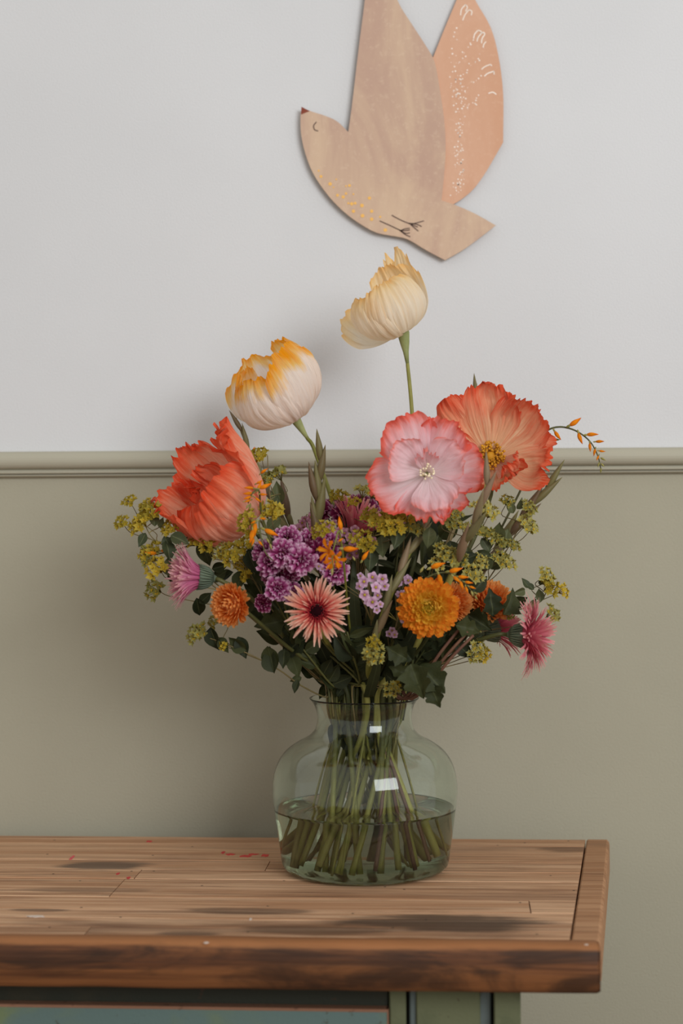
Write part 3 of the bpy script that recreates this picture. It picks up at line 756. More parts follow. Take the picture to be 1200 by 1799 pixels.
poppy('cream apricot poppy on the tallest stem, just below the paper bird', 709, 586, -0.22, (-0.42, -0.28, 0.86), [
    dict(prof=[(4, 0), (38, 4), (64, 26), (76, 60), (82, 94), (94, 128)], phi=114, hw=[.8, .9, .8, .65, .5], ruf=.07, pleat=.02, tip=.38, jag=.12, tp=1.7),
    dict(prof=[(4, 0), (42, -6), (84, 2), (112, 34), (118, 62)], phi=176, hw=[.8, .8, .75, .62, .5], ruf=.06, pleat=.026, tip=.3),
    dict(prof=[(4, 0), (36, 6), (60, 26), (70, 56), (62, 90), (44, 108)], phi=-20, hw=[1.0, 1.0, 1.0, .9, .8], ruf=.05, pleat=.024, tip=.15),
    dict(prof=[(4, 0), (38, 2), (64, 22), (72, 50), (66, 76), (50, 92)], phi=-95, hw=[1.0, 1.0, .95, .9, .8], ruf=.05, pleat=.028, tip=.12),
    dict(prof=[(4, 0), (36, 6), (62, 28), (70, 60), (66, 90), (62, 112)], phi=120, hw=[.8, .8, .8, .7, .6], ruf=.07, pleat=.022, tip=.2),
], 'pop_cream', 1.0, (11, 44), [(716, 640, -.22), (724, 728, -.23), (728, 860, -.25)])

poppy('coral orange poppy facing sideways, at the left in front of the dado rail', 438, 916, -0.33, (-0.62, -0.56, 0.52), [
    dict(prof=[(4, 0), (40, 10), (70, 38), (84, 76), (90, 116), (94, 146)], phi=60, hw=[1.0, 1.0, .9, .8, .65], ruf=.15, pleat=.02, tip=.25, jag=.1),
    dict(prof=[(4, 0), (40, 8), (74, 34), (86, 70), (84, 104), (78, 128)], phi=140, hw=[.9, .9, .9, .8, .6], ruf=.17, pleat=.02, tip=.25, jag=.1),
    dict(prof=[(4, 0), (42, 8), (72, 36), (84, 72), (82, 108), (86, 134)], phi=-140, hw=[.9, .9, .9, .85, .75], ruf=.15, pleat=.02, tip=.3, jag=.1),
    dict(prof=[(4, 0), (40, 12), (66, 40), (76, 74), (72, 106), (58, 134)], phi=-15, hw=[1.0, 1.0, 1.0, .95, .85], ruf=.06, pleat=.026, tip=.15),
    dict(prof=[(4, 0), (40, 10), (66, 36), (74, 68), (66, 96), (46, 116)], phi=-80, hw=[1.0, 1.0, 1.0, .95, .85], ruf=.08, pleat=.026, tip=.15),
    dict(prof=[(4, 0), (24, 20), (44, 52), (48, 86), (34, 116)], phi=170, hw=[.8, .9, 1.0, 1.0, .9], ruf=.24, pleat=.035, tip=.15, jag=.1),
], 'pop_orange', 1.10, (9, 22), [(450, 935, -.33), (480, 985, -.32), (540, 1090, -.3)], 'stem_dark')

r_, Mx, s = poppy('blush pink poppy with coral ruffled edges, facing forward in front of the others', 750, 832, -0.43, (-0.05, -1, 0.10), [
    dict(prof=[(4, 0), (40, 4), (72, 16), (96, 30), (112, 34)], phi=118, hw=[.8, .85, .8, .7, .55], ruf=.17, pleat=.014, tip=.3, jag=.13),
    dict(prof=[(4, 0), (38, 4), (66, 14), (88, 28), (102, 36)], phi=62, hw=[.8, .8, .75, .6, .42], ruf=.17, pleat=.014, tip=.3, jag=.13),
    dict(prof=[(4, 0), (38, 2), (70, 10), (92, 22), (104, 26)], phi=8, hw=[.8, .8, .75, .62, .5], ruf=.17, pleat=.014, tip=.3, jag=.13),
    dict(prof=[(4, 0), (38, 0), (66, 6), (86, 16), (94, 22)], phi=-42, hw=[.8, .8, .75, .65, .5], ruf=.17, pleat=.014, tip=.3, jag=.13),
    dict(prof=[(4, 0), (36, 0), (62, 8), (84, 20), (92, 28)], phi=-95, hw=[.8, .8, .75, .65, .5], ruf=.17, pleat=.014, tip=.3, jag=.13),
    dict(prof=[(4, 0), (38, 2), (70, 10), (96, 22), (110, 26)], phi=-160, hw=[.8, .8, .75, .65, .5], ruf=.17, pleat=.014, tip=.3, jag=.13),
    dict(prof=[(3, 4), (26, 14), (48, 32), (62, 52), (70, 60)], phi=150, hw=[.8, .9, .9, .85, .7], ruf=.16, pleat=.02, tip=.2, jag=.08, mat='pop_blush'),
    dict(prof=[(3, 4), (26, 14), (46, 30), (60, 46), (72, 54)], phi=30, hw=[.8, .9, .9, .8, .6], ruf=.16, pleat=.02, tip=.2, jag=.08, mat='pop_blush'),
    dict(prof=[(3, 4), (26, 12), (48, 28), (64, 42), (78, 46)], phi=-70, hw=[.8, .9, .9, .8, .65], ruf=.16, pleat=.02, tip=.2, jag=.08, mat='pop_blush'),
    dict(prof=[(3, 6), (16, 18), (28, 36), (32, 54)], phi=95, hw=[.9, .9, .9, .8], ruf=.22, pleat=.02, tip=.2, jag=.08, mat='pop_blush'),
], 'pop_pink', 0.97, (8, 18), [(748, 900, -.37), (725, 1000, -.38), (690, 1110, -.34)], 'stem_dark')
stamens(r_, Mx, s, 24, 14, 30, 'pistil', 2.2, 'pistil', 3)

r_, Mx, s = poppy('flame orange poppy with golden stamens, wide open at the right of the bouquet', 862, 806, -0.27, (-0.10, -0.9, 0.22), [
    dict(prof=[(4, 0), (40, 6), (78, 20), (108, 40), (128, 52)], phi=92, hw=[.8, .85, .8, .65, .45], ruf=.17, pleat=.018, tip=.3, jag=.14),
    dict(prof=[(4, 0), (40, 4), (78, 14), (110, 32), (134, 38)], phi=130, hw=[.7, .7, .6, .45, .3], ruf=.19, pleat=.018, tip=.35, jag=.14),
    dict(prof=[(4, 0), (40, 6), (78, 22), (106, 48), (124, 66)], phi=44, hw=[.8, .85, .8, .65, .5], ruf=.17, pleat=.018, tip=.3, jag=.14),
    dict(prof=[(4, 0), (40, 4), (76, 16), (100, 34), (114, 46)], phi=-8, hw=[.8, .85, .8, .65, .5], ruf=.17, pleat=.018, tip=.3, jag=.14),
    dict(prof=[(4, 0), (34, 6), (54, 20), (66, 40), (68, 58)], phi=-62, hw=[.9, .9, .9, .85, .75], ruf=.19, pleat=.02, tip=.2, jag=.14),
    dict(prof=[(4, 0), (28, 4), (50, 14), (68, 26)], phi=-115, hw=[.8, .8, .75, .6], ruf=.10, pleat=.018, tip=.25, jag=.14),
    dict(prof=[(4, 0), (36, 4), (62, 16), (80, 34)], phi=178, hw=[.8, .8, .75, .6], ruf=.17, pleat=.018, tip=.25, jag=.14),
    dict(prof=[(10, 6), (34, 14), (52, 34), (56, 58), (48, 72)], phi=-34, hw=[.6, .65, .65, .6, .5], ruf=.2, pleat=.03, tip=.15, jag=.1, mat='pop_orange'),
], 'pop_coral', 0.95, (9, 20), [(860, 880, -.24), (800, 1010, -.26), (710, 1130, -.27)], 'stem_dark')
stamens(r_, Mx, s, 150, 27, 22, 'stamen', 2.7, 'stamens', 5)
m = MB(); m.blob((0, 0, 10 * s), 11 * s, 11 * s, 13 * s, Mx, 10, 8); m.build('seed_pod', M['stamen'], r_)

# ------------------------------------------------------------------ gerberas
def strip_petal(mat, L_=1.0, wd=0.14, curl=0.15, nv=5):
    m = MB(); rows, uvs = [], []
    for j in range(nv + 1):
        t = j / nv; wv = wd * (0.45 + 0.9 * math.sin(min(1, t * 1.15) * 2.2) ** 1.0 * 0.6) * (1.0 if t < 0.95 else 0.35)
        z = -curl * t * t
        rows.append([Vector((t, -wv / 2, z + wv * 0.25)), Vector((t, 0, z)), Vector((t, wv / 2, z + wv * 0.25))]); uvs.append([(0, t), (.5, t), (1, t)])
    m.grid(rows, uvs); return m.mesh('ray_petal', M[mat])
def ray_flower(label, name, px, py, Y, axis, path, R, mat, layers, group, stemmat='stem', r_in=0.18, centre=True):
    base = P(px, py, Y); ax = Vector(axis).normalized(); s = mpp(Y)
    full = into_vase([base - ax * 0.012] + [P(*p) for p in path])
    root = thing(name, label, 'flower', full[-1], group)
    stem_part(root, full, 0.0026, 0.0040, stemmat)
    rg = random.Random(int(px))
    mes = [strip_petal(mat, wd=w_, curl=c_) for w_, c_ in ((.11, .05), (.13, .16), (.09, -.08), (.12, .3))]
    Mx = frame(base, ax)
    for (n, elev, ln) in layers:
        for k in range(n):
            a = 2 * math.pi * (k + rg.uniform(-.3, .3)) / n; el = math.radians(elev + rg.uniform(-7, 7)); l_ = R * s * ln * rg.uniform(0.78, 1.10)
            mt = Mx @ Matrix.Rotation(a, 4, 'Z') @ Matrix.Translation((R * s * r_in, 0, 0)) @ Matrix.Rotation(-el, 4, 'Y') @ Matrix.Rotation(rg.uniform(-.5, .5), 4, 'X') @ Matrix.Scale(l_, 4)
            put(rg.choice(mes), 'petal', root, mt)
    m = MB(); m.tube([base + ax * .001, base - ax * .006, base - ax * .013], [R * s * .22, R * s * .2, .003], 12); m.build('calyx', M['calyx_grey'], root)
    return root, Mx, s
root, Mx, s = ray_flower('peach gerbera with a dark red eye and spiky petals, facing forward low in the middle', 'gerbera', 557, 1074, -0.46, (-0.06, -1, 0.08),
                         [(558, 1095, -.40), (600, 1170, -.30)], 57, 'gerb_peach', [(30, 0, .86), (28, 8, .80), (26, 18, .64), (26, 34, .38)], 'gerberas in the vase')
m = MB(); rg = random.Random(2)
for k in range(150):
    a = rg.uniform(0, 6.283); rr = rg.uniform(8, 21); h = 5 + rg.uniform(0, 5)
    p0 = Vector((rr * math.cos(a), rr * math.sin(a), 1)) * s; p1 = Vector((rr * 1.12 * math.cos(a), rr * 1.12 * math.sin(a), h)) * s
    m.tube([Mx @ p0, Mx @ p0.lerp(p1, .5), Mx @ p1], [1.4 * s, 1.1 * s, .4 * s], 4)
o = m.build('red_florets', M['disc_red'], root); o['kind'] = 'stuff'
m = MB(); m.blob((0, 0, 4 * s), 12 * s, 12 * s, 5 * s, Mx, 16, 8); m.build('disc', M['disc_dark'], root)

def brush_gerbera(label, px, py, Y, axis, path, Lp, mat, n=130, spread=(8, 62), bend=0.25):
    """gerbera seen from the side: green cup and a brush of thin petals; px,py is the cup's rim"""
    base = P(px, py, Y); ax = Vector(axis).normalized(); s = mpp(Y)
    full = into_vase([base - ax * 26 * s] + [P(*p) for p in path])
    root = thing('spider_gerbera', label, 'flower', full[-1], 'gerberas in the vase')
    stem_part(root, full, .0025, .0040, 'stem_dark')
    Mx = frame(base, ax); m = MB()
    m.tube([Mx @ (Vector((0, 0, z)) * s) for z in (4, 0, -8, -16, -24, -29)], [21 * s, 20 * s, 17 * s, 13 * s, 7 * s, 4 * s], 14)
    for k in range(26):
        a = 2 * math.pi * k / 26
        pp = [Mx @ (Vector((r * math.cos(a), r * math.sin(a), z)) * s) for r, z in ((10, -22), (17, -14), (21, -4), (23, 5))]
        m.tube(pp, [1.6 * s, 1.9 * s, .6 * s], 4)
    m.build('calyx', M['calyx_grey'], root)
    rg = random.Random(int(px) + 5); m = MB()
    for k in range(n):
        a = rg.uniform(0, 6.283); f = math.sqrt(rg.random()); th = math.radians(spread[0] + (spread[1] - spread[0]) * f + rg.uniform(-6, 6)); r0 = 19 * f
        l_ = Lp * rg.uniform(.84, 1.04); wv = rg.uniform(1.7, 2.5)
        rows, uvs = [], []
        for j in range(5):
            t = j / 4; q_ = th * (0.55 + bend * 1.6 * t)
            rr = r0 + l_ * t * math.sin(q_); z = 2 + l_ * t * math.cos(q_)
            c = Vector((rr * math.cos(a), rr * math.sin(a), z)); tn = Vector((-math.sin(a), math.cos(a), 0)); ww = wv * (0.7 + .6 * math.sin(t * 2.6))
            if j == 4: ww *= .55
            rows.append([(c - tn * ww) * s, (c + Vector((math.cos(a), math.sin(a), 0)) * .8) * s, (c + tn * ww) * s]); uvs.append([(0, t), (.5, t), (1, t)])
        m.grid(rows, uvs, M=Mx)
    o = m.build('petals', M[mat], root); o['kind'] = 'stuff'
    return root
brush_gerbera('magenta pink gerbera seen side on with a grey-green cup, at the far left', 352, 1014, -.40, (-.96, -.22, .10), [(392, 1022, -.40), (440, 1050, -.38), (500, 1120, -.35)], 58, 'gerb_magenta', 200, (4, 56))
brush_gerbera('rose pink gerbera seen side on, at the far right of the bouquet', 918, 1116, -.38, (.90, -.28, -.02), [(870, 1116, -.38), (800, 1140, -.35), (740, 1180, -.32)], 58, 'gerb_rose', 250, spread=(6, 84), bend=.30)
brush_gerbera('smaller rose gerbera half hidden behind the leaves, beside the far right one', 868, 1106, -.30, (.85, .3, .12), [(840, 1120, -.3), (780, 1150, -.3)], 46, 'gerb_rose', 90)
brush_gerbera('reddish pink gerbera at the back among the purple flowers, left of the pink poppy', 622, 938, -.30, (.38, -.25, .8), [(622, 990, -.3), (625, 1080, -.3)], 62, 'gerb_rose', 120, (5, 52))

# ------------------------------------------------------------------ orange chrysanthemums
def spoon_petal(mat, wd=.3, cup=.25, curl=.2):
    m = MB(); rows, uvs = [], []
    for j in range(5):
        t = j / 4; wv = wd * [.45, .75, 1.0, .95, .4][j]
        rows.append([Vector((t, u * wv / 2, cup * abs(u) * wv + curl * t * t)) for u in (-1, 0, 1)]); uvs.append([((u + 1) / 2, t) for u in (-1, 0, 1)])
    m.grid(rows, uvs); return m.mesh('spoon_petal', M[mat])
def chrys(label, px, py, Y, axis, path, R, mat, rings=None, squash=(1, 1), hole=False, disc=True, leaves=()):
    base = P(px, py, Y); ax = Vector(axis).normalized(); s = mpp(Y)
    full = into_vase([base - ax * R * s * .3] + [P(*p) for p in path])
    root = thing('chrysanthemum', label, 'flower', full[-1], 'orange chrysanthemums')
    stem_part(root, full, .0018, .0040, 'stem_dark')
    Mx = frame(base, ax); rg = random.Random(int(px)); mes = [spoon_petal(mat, w_, .3, c_) for w_, c_ in ((.42, .2), (.48, .4), (.38, .55))]; mes_in = [spoon_petal('mum_gold', w_, .3, c_) for w_, c_ in ((.42, .3), (.48, .5))] if mat == 'mum_orange' else mes
    rings = rings or [(10, 16, 0.22), (16, 25, .28), (22, 34, .34), (28, 44, .38), (34, 55, .40), (36, 66, .42), (36, 78, .44), (34, 90, .46), (30, 104, .46)]
    for n, th, ln in rings:
        for k in range(n):
            a = 2 * math.pi * (k + rg.uniform(-.3, .3)) / n; t_ = math.radians(th + rg.uniform(-6, 6)); l_ = R * s * ln * rg.uniform(.85, 1.08)
            mt = Mx @ Matrix.Rotation(a, 4, 'Z') @ Matrix.Translation((R * s * .56 * math.sin(t_), 0, R * s * .36 * math.cos(t_))) @ Matrix.Rotation(t_ - math.pi / 2, 4, 'Y') @ Matrix.Rotation(rg.uniform(-.3, .3), 4, 'X') @ Matrix.Scale(l_, 4)
            put(rg.choice(mes_in if th < 50 else mes), 'petal', root, mt)
    if disc:
        m = MB()
        for k in range(60):
            f = math.sqrt((k + .5) / 60) * 13; a = k * 2.39996
            m.blob((f * math.cos(a) * s, f * math.sin(a) * s, (19 + 5 * (1 - f / 13)) * s), 1.5 * s, 1.5 * s, 3.4 * s, Mx, 5, 4)
        o = m.build('disc', M['disc_green'], root); o['kind'] = 'stuff'
    m = MB(); m.blob((0, 0, -R * .04 * s), R * .56 * s, R * .56 * s, R * .36 * s, Mx, 14, 10); m.build('core', M['mum_gold' if mat == 'mum_orange' else mat], root)
    for (lx, ly, lY, an, ll) in leaves: leaf_at(root, lx, ly, lY, an, ll, ME_LOBE, 1)
    return root
chrys('large bright orange chrysanthemum with a yellow centre, facing forward at right of centre', 753, 1068, -.45, (-.06, -1, .06), [(756, 1110, -.40), (720, 1160, -.35)], 53, 'mum_orange',
      leaves=[(800, 1098, -.39, -15, 48), (782, 1112, -.35, -95, 46), (764, 1122, -.35, -120, 46)])
chrys('paler orange chrysanthemum peeping out behind the large bright orange one', 797, 1058, -.36, (.45, -.8, .2), [(790, 1110, -.34), (740, 1170, -.31)], 34, 'mum_copper', disc=False)
chrys('copper orange chrysanthemum behind a green leaf, at right by the far pink gerbera', 862, 1058, -.33, (.15, -.75, .55), [(850, 1100, -.32), (770, 1170, -.3)], 40, 'mum_copper', disc=False,
      leaves=[(866, 1082, -.40, 95, 50), (884, 1080, -.38, 60, 50), (820, 1080, -.36, -30, 50)])
chrys('copper orange chrysanthemum tilted to the side, at left below the pink gerbera', 408, 1062, -.42, (-.5, -.72, -.05), [(440, 1080, -.4), (510, 1140, -.36)], 38, 'mum_copper', disc=False,
      rings=[(10, 14, .34), (16, 26, .38), (22, 38, .42), (26, 51, .46), (30, 64, .48), (30, 78, .50), (28, 92, .5), (24, 106, .46)])

# ------------------------------------------------------------------ purple chrysanthemum sprays
def purple_head(m, Mx, R, rg, flat=1.0):
    for n, th, ln in [(6, 16, .62), (9, 38, .84), (12, 60, 1.0), (12, 82, 1.04), (11, 104, 1.0)]:
        for k in range(n):
            a = 2 * math.pi * (k + rg.uniform(-.3, .3)) / n; t_ = math.radians(th + rg.uniform(-8, 8)); l_ = R * ln * rg.uniform(.85, 1.1)
            mt = Mx @ Matrix.Rotation(a, 4, 'Z') @ Matrix.Rotation(t_ - math.pi / 2, 4, 'Y') @ Matrix.Scale(l_, 4)
            rows, uvs = [], []
            for j in range(4):
                t = [0.05, .45, .82, 1.0][j]; wv = [.05, .15, .21, .12][j]
                rows.append([Vector((t, u * wv, -.55 * wv * abs(u) * 2 + .10 * math.sin(t * 3))) for u in (-1, 0, 1)]); uvs.append([((u + 1) / 2, t) for u in (-1, 0, 1)])
            m.grid(rows, uvs, M=mt)
def nearest(path, p):
    return min(range(len(path)), key=lambda i: (path[i] - p).length)
def branch(root, trunk, p, ax, r, mat, name='branch', back=7, ln=.02):
    i = min(nearest(trunk, p) + back, len(trunk) - 1)
    # attach lower on the main stem
    while i < len(trunk) - 1 and trunk[i].z > p.z - 0.02: i += 1
    a = trunk[i]; m = MB()
    m.tube(smooth([p, p - ax * ln, a.lerp(p - ax * ln, .4), a], 10), [r * .7, r, r], 5); return m.build(name, M[mat], root)
def purple_spray(label, heads, path, mat='mum_purple', leaves=()):
    pts = [P(*p) for p in path]; full = into_vase(pts); root = thing('spray_chrysanthemum', label, 'flower', full[-1], 'purple spray chrysanthemums')
    stem_part(root, full, .0016, .0036, 'stem_dark'); tr_ = smooth(full[:-3], 40)
    for i, hd in enumerate(heads):
        px, py, Y, R, axx = hd[:5]; mt = hd[5] if len(hd) > 5 else mat
        base = P(px, py, Y); ax = Vector(axx).normalized(); s = mpp(Y); rg = random.Random(i * 31 + int(px))
        m = MB(); purple_head(m, frame(base - ax * R * s * .45, ax, 1, rg.uniform(0, 6)), R * s, rg)
        o = m.build('petals', M[mt], root); o['kind'] = 'stuff'
        m = MB(); m.blob((0, 0, 0), R * .4 * s, R * .4 * s, R * .35 * s, frame(base - ax * R * s * .6, ax), 8, 6); m.build('calyx', M['stem_dark'], root)
        branch(root, tr_, base - ax * R * s * .8, ax, .0011, 'stem_dark')
    for (lx, ly, lY, an, ll) in leaves: leaf_at(root, lx, ly, lY, an, ll, ME_LOBE, 2)
f = (0, -1, .25)
purple_spray('lilac purple spray chrysanthemum, thick cluster left of centre above the peach gerbera', [(468, 985, -.43, 26, (-.6, -.8, .2)), (496, 968, -.45, 27, (-.1, -1, .3)), (502, 938, -.41, 27, (-.2, -.7, .7)), (455, 962, -.40, 22, (-.7, -.5, .5)), (530, 982, -.46, 28, (.1, -1, .2)), (512, 1000, -.42, 22, (0, -1, 0), 'mum_wine')],
             [(498, 1000, -.36), (530, 1080, -.34), (590, 1180, -.3)], leaves=[(520, 1060, -.34, 200, 60), (540, 1090, -.33, 30, 55), (500, 1040, -.34, 150, 50)])
purple_spray('mauve spray chrysanthemum in the middle, just behind the orange crocosmia flower', [(548, 942, -.36, 25, (0, -.8, .7)), (582, 950, -.38, 26, (.1, -.9, .4)), (560, 968, -.40, 26, (.2, -1, .1), 'mum_wine'), (592, 1002, -.42, 27, (.3, -1, .15)), (566, 926, -.32, 20, (0, -.5, .9))],
             [(575, 1000, -.33), (600, 1090, -.31), (615, 1190, -.29)], leaves=[(570, 1050, -.33, 120, 50), (610, 1060, -.33, 60, 55)])
purple_spray('dark wine spray chrysanthemum at the back, topmost of the purple flowers', [(602, 892, -.25, 28, (-.2, -.6, .6)), (560, 892, -.24, 23, (-.4, -.6, .5)), (636, 882, -.24, 30, (.1, -.5, .75)), (588, 884, -.22, 22, (-.1, -.5, .8)), (655, 892, -.23, 22, (.4, -.5, .6))],
             [(610, 930, -.24), (620, 1030, -.25), (630, 1150, -.27)], 'mum_wine')
purple_spray('small purple spray chrysanthemum low at left, beside the peach gerbera', [(486, 1034, -.44, 24, (-.1, -1, .1)), (458, 1062, -.42, 17, (-.5, -.8, -.2), 'mum_wine'), (516, 1040, -.42, 20, (.2, -1, .2)), (474, 1010, -.40, 20, (-.3, -.9, .2), 'mum_wine')],
             [(490, 1070, -.38), (530, 1130, -.35), (590, 1200, -.31)], leaves=[(500, 1090, -.36, 190, 55), (540, 1120, -.36, 210, 60), (520, 1100, -.36, 300, 55)])

# ------------------------------------------------------------------ waxflower sprigs
def wax_mesh(mat):
    m = MB()
    for k in range(5):
        a = 2 * math.pi * k / 5; mt = Matrix.Rotation(a, 4, 'Z'); rows, uvs = [], []
        for j in range(5):
            t = j / 4; wv = [.14, .38, .46, .36, .10][j]
            rows.append([Vector((.12 + t * .85, u * wv, .12 * abs(u) + .10 * math.sin(t * 3))) for u in (-1, -.5, 0, .5, 1)]); uvs.append([((u + 1) / 2, t) for u in (-1, -.5, 0, .5, 1)])
        m.grid(rows, uvs, M=mt)
    m.cm = 1; m.blob((0, 0, .12), .24, .24, .16, None, 10, 6)
    return m.mesh('wax_floret', [M[mat], M['umbel']])
ME_WAX = {k: wax_mesh(k) for k in ('wax', 'wax_pink')}
def wax(label, fl, path, mat='wax'):
    full = into_vase([P(*p) for p in path], deep=False); root = thing('waxflower_sprig', label, 'flower', full[-1], 'waxflower sprigs')
    stem_part(root, full, .0010, .0016, 'twig'); tr_ = smooth(full[:-3], 40)
    for i, (px, py, Y, R) in enumerate(fl):
        rg = random.Random(i + int(px)); base = P(px, py, Y); ax = Vector((rg.uniform(-.5, .5), -1, rg.uniform(-.2, .5))).normalized()
        put(ME_WAX[mat], 'floret', root, frame(base, ax, R * mpp(Y), rg.uniform(0, 6)))
        branch(root, tr_, base - ax * .002, ax, .0006, 'twig', ln=.012)
wax('lilac waxflower sprig, pale open florets right of the peach gerbera', [(640, 1022, -.45, 11), (654, 1014, -.44, 11), (672, 1017, -.45, 11), (660, 1032, -.46, 11), (641, 1045, -.46, 11), (655, 1058, -.46, 12), (676, 1030, -.44, 9), (632, 1030, -.43, 9), (664, 1046, -.44, 9), (668, 1062, -.45, 7), (646, 1058, -.44, 8), (662, 1072, -.45, 7)],
    [(655, 1060, -.40), (650, 1120, -.36), (645, 1180, -.32)])
rg = random.Random(8)
def cl(cx, cy, Y, n, R=8, sp=15): return [(cx + rg.uniform(-sp, sp), cy + rg.uniform(-sp * .6, sp * .6), Y + rg.uniform(-.01, .01), R * rg.uniform(.8, 1.1)) for _ in range(n)]
wax('soft pink waxflower sprig at the back, around the middle under the pink poppy', cl(628, 948, -.37, 6) + cl(610, 930, -.35, 6) + cl(626, 972, -.36, 4) + cl(590, 925, -.33, 4, 7) + cl(648, 952, -.4, 5), [(625, 980, -.34), (632, 1080, -.32), (640, 1190, -.3)], 'wax_pink')
wax('pink waxflower sprig at the left, tucked behind the lilac purple flowers', cl(545, 925, -.30, 7) + cl(520, 935, -.30, 6) + cl(575, 942, -.31, 6) + cl(535, 912, -.28, 4), [(545, 960, -.29), (580, 1060, -.29), (610, 1170, -.28)], 'wax_pink')
wax('waxflower sprig with scattered tiny lilac florets, beside the large orange chrysanthemum', cl(710, 1020, -.40, 5, 8, 12) + cl(686, 1112, -.40, 4, 7, 9) + cl(702, 1085, -.40, 4, 7, 9) + cl(706, 1046, -.39, 4, 7, 9) + [(709, 912, -.40, 9), (716, 914, -.4, 8), (640, 1118, -.38, 7), (633, 1012, -.38, 7), (560, 995, -.42, 7), (566, 1000, -.42, 6)],
    [(705, 1060, -.37), (690, 1120, -.34), (665, 1190, -.31)])

# ------------------------------------------------------------------ crocosmia
def spindle(mat, k=.2, bend=.1, n=7, sides=8, flat=1.0):
    m = MB(); pr = [.25, .7, .95, 1.0, .85, .6, .35, .04]
    m.tube([Vector((t, 0, bend * t * t)) for t in [j / 7 for j in range(8)]], [p * k for p in pr], sides)
    if flat != 1.0:
        for p in m.v: p.y *= flat
    return m
ME_BUD = spindle('croc', .17, .12).mesh('orange_bud', M['croc']); ME_GBUD = spindle('calyx', .18, .05).mesh('green_bud', M['umbel_green'])
def orient(p, d, length, roll=0.0):
    x = Vector(d).normalized(); z = Vector((0, -1, 0)); z = z - x * z.dot(x)
    if z.length < .05: z = Vector((0, 0, 1)) - x * x.z
    z.normalize(); y = z.cross(x)
    mt = Matrix((x, y, z)).transposed().to_4x4() @ Matrix.Rotation(roll, 4, 'X') @ Matrix.Scale(length, 4); mt.translation = p; return mt
def idir(ang, tilt=0.0): a = math.radians(ang); return Vector((math.cos(a), tilt, math.sin(a)))
def crocosmia(label, path, buds, stemmat='stem_dark', flowers=(), r=.0013, vase=True):
    pts = [P(*p) for p in path]; full = into_vase(pts); root = thing('crocosmia', label, 'flower', full[-1], 'crocosmia stems')
    m = MB(); sp = smooth(full, 60); m.tube(sp, [r * .5, r, r * 1.2, r * 1.4], 6); m.build('stem', M[stemmat], root)
    for i, (px, py, Y, an, ln, k) in enumerate(buds):
        s = mpp(Y); p = P(px, py, Y); rg = random.Random(i + int(px)); d = idir(an, rg.uniform(-.3, .1))
        put(ME_BUD if k else ME_GBUD, 'bud', root, orient(p, d, ln * s, rg.uniform(0, 6)))
        if k:
            put(ME_GBUD, 'calyx', root, orient(p - d * ln * s * .25, d, ln * s * .5))
    for (px, py, Y, axx, R) in flowers:
        base = P(px, py, Y); ax = Vector(axx).normalized(); s = mpp(Y); Mx = frame(base, ax, 1, px * .1)
        for k in range(6):
            one_petal(root, 'croc', Mx, prof=[(2, -R * .7), (R * .22, -R * .3), (R * .5, 0), (R * .95, R * .12), (R * 1.2, R * .02)], phi=k * math.pi / 3, hw=[.5, .5, .36, .26, .1], seed=k + px, nu=6, nv=8, ruf=.03, pleat=.004, tip=.2, jag=.0, s=s)
        m = MB()
        for k in range(3): m.tube([Mx @ (Vector((0, 0, 0))), Mx @ (Vector((k - 1, 1, R * .6)) * s), Mx @ (Vector(((k - 1) * 2, 2, R * 1.1)) * s)], .4 * s, 4)
        m.build('stamens', M['stamen'], root)
    return root
crocosmia('arching crocosmia with small orange buds, reaching out over the dado rail at far right', [(1056, 826, -.26), (1050, 800, -.26), (1036, 775, -.26), (1012, 757, -.26), (985, 750, -.26), (962, 756, -.26), (945, 775, -.25), (920, 850, -.24), (840, 1000, -.26), (740, 1150, -.28)],
          [(1000, 748, -.265, 28, 26, 1), (974, 757, -.265, -60, 20, 1), (1016, 760, -.265, -78, 22, 1), (1030, 764, -.265, 8, 22, 1), (1036, 778, -.265, -88, 16, 1), (1046, 776, -.265, 5, 16, 1), (1046, 788, -.265, -105, 14, 1), (1052, 792, -.265, -10, 12, 1), (1052, 800, -.265, -115, 11, 1), (1055, 804, -.265, -30, 11, 0), (1053, 812, -.265, -110, 10, 0), (1056, 814, -.265, -50, 9, 0), (1056, 822, -.265, -95, 10, 0), (966, 772, -.26, -5, 18, 0)], 'stem_dark')
crocosmia('crocosmia with short orange buds, drooping over the left coral poppy', [(436, 884, -.43), (440, 872, -.44), (448, 862, -.44), (455, 862, -.44), (457, 880, -.43), (460, 905, -.42), (470, 935, -.41), (500, 1020, -.38), (560, 1130, -.34)],
          [(446, 858, -.44, 170, 18, 1), (444, 866, -.44, 190, 18, 1), (442, 872, -.44, 200, 16, 1), (441, 878, -.44, 200, 13, 1), (455, 858, -.44, 15, 24, 1), (456, 868, -.44, -10, 14, 1), (450, 850, -.43, 25, 14, 1), (452, 862, -.44, 60, 18, 1), (448, 874, -.44, -40, 14, 1), (440, 884, -.44, -95, 12, 0), (437, 886, -.44, -120, 10, 0), (436, 880, -.44, 190, 10, 0), (458, 832, -.40, 40, 16, 1)])
crocosmia('crocosmia with yellow-orange buds hanging beside the left coral poppy and the purple flowers', [(480, 985, -.46), (466, 970, -.46), (458, 940, -.46), (456, 915, -.45), (466, 930, -.43), (500, 1010, -.40), (570, 1130, -.35)],
          [(464, 930, -.46, -25, 28, 1), (452, 915, -.46, 200, 13, 1), (446, 945, -.46, -100, 15, 1), (454, 950, -.46, -50, 14, 1), (468, 912, -.45, 170, 13, 1), (444, 930, -.46, -95, 26, 1), (449, 918, -.46, 260, 26, 1), (468, 945, -.45, -60, 12, 0), (474, 955, -.45, -70, 12, 0), (470, 938, -.45, -40, 12, 0)])
